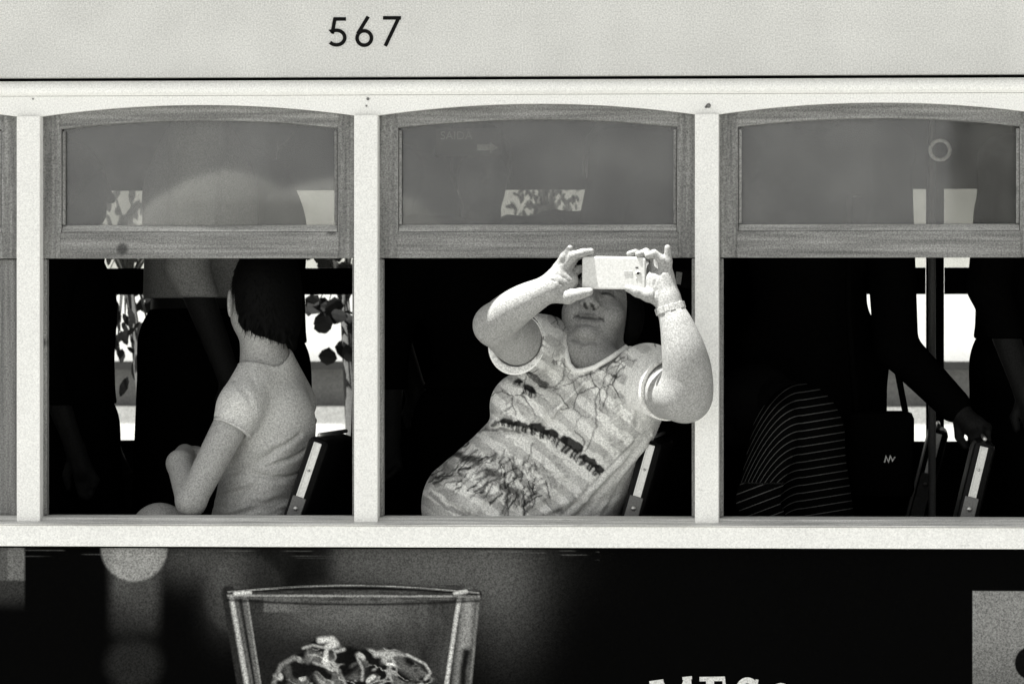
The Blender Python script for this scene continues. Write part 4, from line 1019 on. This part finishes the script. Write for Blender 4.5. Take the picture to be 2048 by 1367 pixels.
attr(ts, 'stripe', np.where(isarm, arm_s, torso_s) + 40)
hv = Vol(np.array(P(1508, 815, .60)) - .15, np.array(P(1508, 815, .60)) + .15, .006); hv.ell(P(1512, 808, .595), (.098, .09, .10), 0); hv.plane(P(1462, 830, .6), (-.8, .2, -.6)); hv.mesh('hair', 'hair', pe)
tv = Vol((X(1380, .3), .1, FLOOR), (X(1740, .5), .75, Z(1080, .4)), .009)
hc = P(1635, 1150, .45); tv.ell(hc, (.13, .14, .11), .02)
for yy in (.34, .54):
    kk = P(1390, 1160, yy); tv.cone(hc + Vector((0, yy - .45, 0)), kk, .085, .068, .03); tv.cone(kk, (kk.x + .02, yy, FLOOR + .05), .062, .045, .02); tv.cone((kk.x + .02, yy, FLOOR + .045), (kk.x - .12, yy, FLOOR + .035), .042, .033, .01)
tv.mesh('trousers', 'cloth_k', pe)

# ------------------------------------------------------------------ beyond the tram: pale building, trees
YB = 9.0
bx0, bx1 = -30, 30
bd = empty('pale_building', (0, YB, GROUND)); tag(bd, 'pale plastered building across the street with dark stone ledge', 'building')
def bz(py): return Z(py, YB, 1024) - GROUND
box('wall', bx0, bx1, 0, 0.5, bz(722), bz(512), 'plaster', bd)
box('upper_wall', bx0, bx1, 0.01, 0.5, bz(512) + .001, 9.0, 'upper', bd)
box('stone_ledge', bx0, bx1, -0.06, 0.49, bz(738), bz(722) - 0.001, 'stone_k', bd)
box('recessed_band', bx0, bx1, 0.05, 0.5, bz(812), bz(738) - 0.001, 'stone', bd)
box('plinth', bx0, bx1, -0.02, 0.5, 0, bz(812) - 0.001, 'plaster', bd)
def tree(label, base, pts, nleaf, rad, size, round_, seed):
    rs = random.Random(seed); e = empty('street_tree', (base[0], base[1], GROUND)); tag(e, label, 'tree', 'young trees behind the tram')
    def L(p): return (p[0] - base[0], p[1] - base[1], p[2] - GROUND)
    c0 = Vector((base[0], base[1], GROUND)); ctr = sum((Vector(p) for p in pts), Vector()) / len(pts)
    tr = tube('trunk', [L(c0), L(c0.lerp(ctr, .5) + Vector((.03, 0, 0))), L(ctr)], [.05, .035, .012], 'bark', e)
    for p in pts: tube('limb', [L(c0.lerp(ctr, .97)), L((Vector(p) + ctr) / 2 + Vector((0, 0, .05))), L(p)], [.010, .006, .002], 'bark', tr, 6)
    V = []; F = []
    for i in range(nleaf):
        p = Vector(pts[i % len(pts)]) + Vector((rs.gauss(0, rad), rs.gauss(0, rad), rs.gauss(0, rad)))
        d = Vector((rs.gauss(0, .5), rs.gauss(0, .5), -1 + rs.gauss(0, .5))).normalized(); q = d.cross(Vector((rs.gauss(0, .4), 1, 0))).normalized(); L0 = size * rs.uniform(.6, 1.2); W0 = L0 * (.48 if round_ else .2)
        o = len(V); nn = d.cross(q) * W0 * .25
        for u, wv in ((0, 0), (.2, .7), (.5, 1), (.8, .65), (1, 0)):
            V.append(L(p + d * L0 * u + q * W0 * wv + nn * wv)); V.append(L(p + d * L0 * u - q * W0 * wv + nn * wv))
        for k in range(4): F.append((o + 2 * k, o + 2 * k + 2, o + 2 * k + 3, o + 2 * k + 1))
    pyd('crown', V, F, 'leaf', e); return e
ty = 4.2
tree('young tree with narrow leaves behind the left end of the tram', (X(395, ty), ty), [P(x, y, ty + d) for x, y, d in ((200, 610, 0), (215, 655, .1), (250, 640, 0), (290, 600, .1), (330, 560, 0), (300, 665, 0), (240, 500, .1), (300, 440, 0), (380, 420, .1), (210, 560, 0), (235, 690, 0), (180, 400, 0), (230, 390, 0), (160, 430, .1), (270, 420, 0))], 130, .035, .06, False, 1)
tree('young tree with round drooping leaves behind the second pillar', (X(735, ty), ty), [P(x, y, ty + d) for x, y, d in ((640, 598, 0), (655, 612, 0), (690, 630, 0), (700, 650, .05), (705, 690, 0), (700, 520, 0), (650, 515, .1), (760, 560, 0), (720, 450, .1), (640, 480, .1))], 70, .02, .06, True, 2)
tree('young tree with narrow leaves behind the middle window', (X(1100, ty + 1), ty + 1), [P(x, y, ty + 1 + d) for x, y, d in ((1060, 390, 0), (1090, 430, 0), (1130, 400, .1), (1090, 380, 0), (1040, 430, 0), (1150, 440, .1), (1070, 420, 0), (1120, 385, 0))], 130, .03, .035, False, 4)

# ------------------------------------------------------------------ unseen objects added on the camera side for reflections in the panes
def added_parasol(x, y, apex, R0, label):  # unseen canopy added for a pale dome reflected in the pane
    ps = empty('added_parasol', (x, y, GROUND)); tag(ps, label, 'added_parasol', 'parasols added for reflections in the left pane'); hz = apex - GROUND
    tube('pole', [(0, 0, 0), (0, 0, hz)], .025, 'steel', ps, 10)
    V = [(0, 0, hz)]; F = []
    for k, (rr, dz) in enumerate(((.32, .035), (.66, .13), (1.0, .31))):
        for i in range(24):
            q = 1 - .05 * (i % 3 != 0) * k / 2; V.append((rr * R0 * q * math.cos(i * math.pi / 12), rr * R0 * q * math.sin(i * math.pi / 12), hz - dz))
    for i in range(24):
        j = (i + 1) % 24; F.append((0, 1 + i, 1 + j))
        for k in range(2): F.append((1 + 24 * k + i, 25 + 24 * k + i, 25 + 24 * k + j, 1 + 24 * k + j))
    cn_ = pyd('canopy', V, F, 'plaster', ps); sd_ = cn_.modifiers.new('thickness', 'SOLIDIFY'); sd_.thickness = .006
    for i in range(8): tube('rib', [(0, 0, hz - .02), (.97 * R0 * math.cos(i * math.pi / 4), .97 * R0 * math.sin(i * math.pi / 4), hz - .32)], .006, 'darksteel', ps, 6)
    tube('base', [(0, 0, 0), (0, 0, .08)], .25, 'stone', ps, 20)
added_parasol(-1.86, -9.0, .70, .48, 'pale canopy added out of view, mirrored in the left pane as the higher dome')
added_parasol(-1.50, -9.9, .70, .55, 'pale canopy added out of view, mirrored in the left pane as the lower dome')
db = empty('added_dark_building', (5.2, -22.0, GROUND)); tag(db, 'dark building added out of view, mirrored to darken the right upper window pane', 'building')  # unseen mass added so the right pane reflects darker
box('wall', -4.0, 6.0, -6.0, 0, 0, 7.5, 'stone_k', db)
box('cornice', -4.1, 6.1, -6.1, .15, 7.501, 7.8, 'stone', db)
for i in range(4):
    for j in range(2):
        wx0 = -3.4 + 2.4 * i; wz = 1.0 + 3.2 * j
        box('window', wx0, wx0 + 1.1, .002, .06, wz, wz + 1.8, 'stone', db); box('pane', wx0 + .08, wx0 + 1.02, .0605, .07, wz + .08, wz + 1.72, 'lens', db)
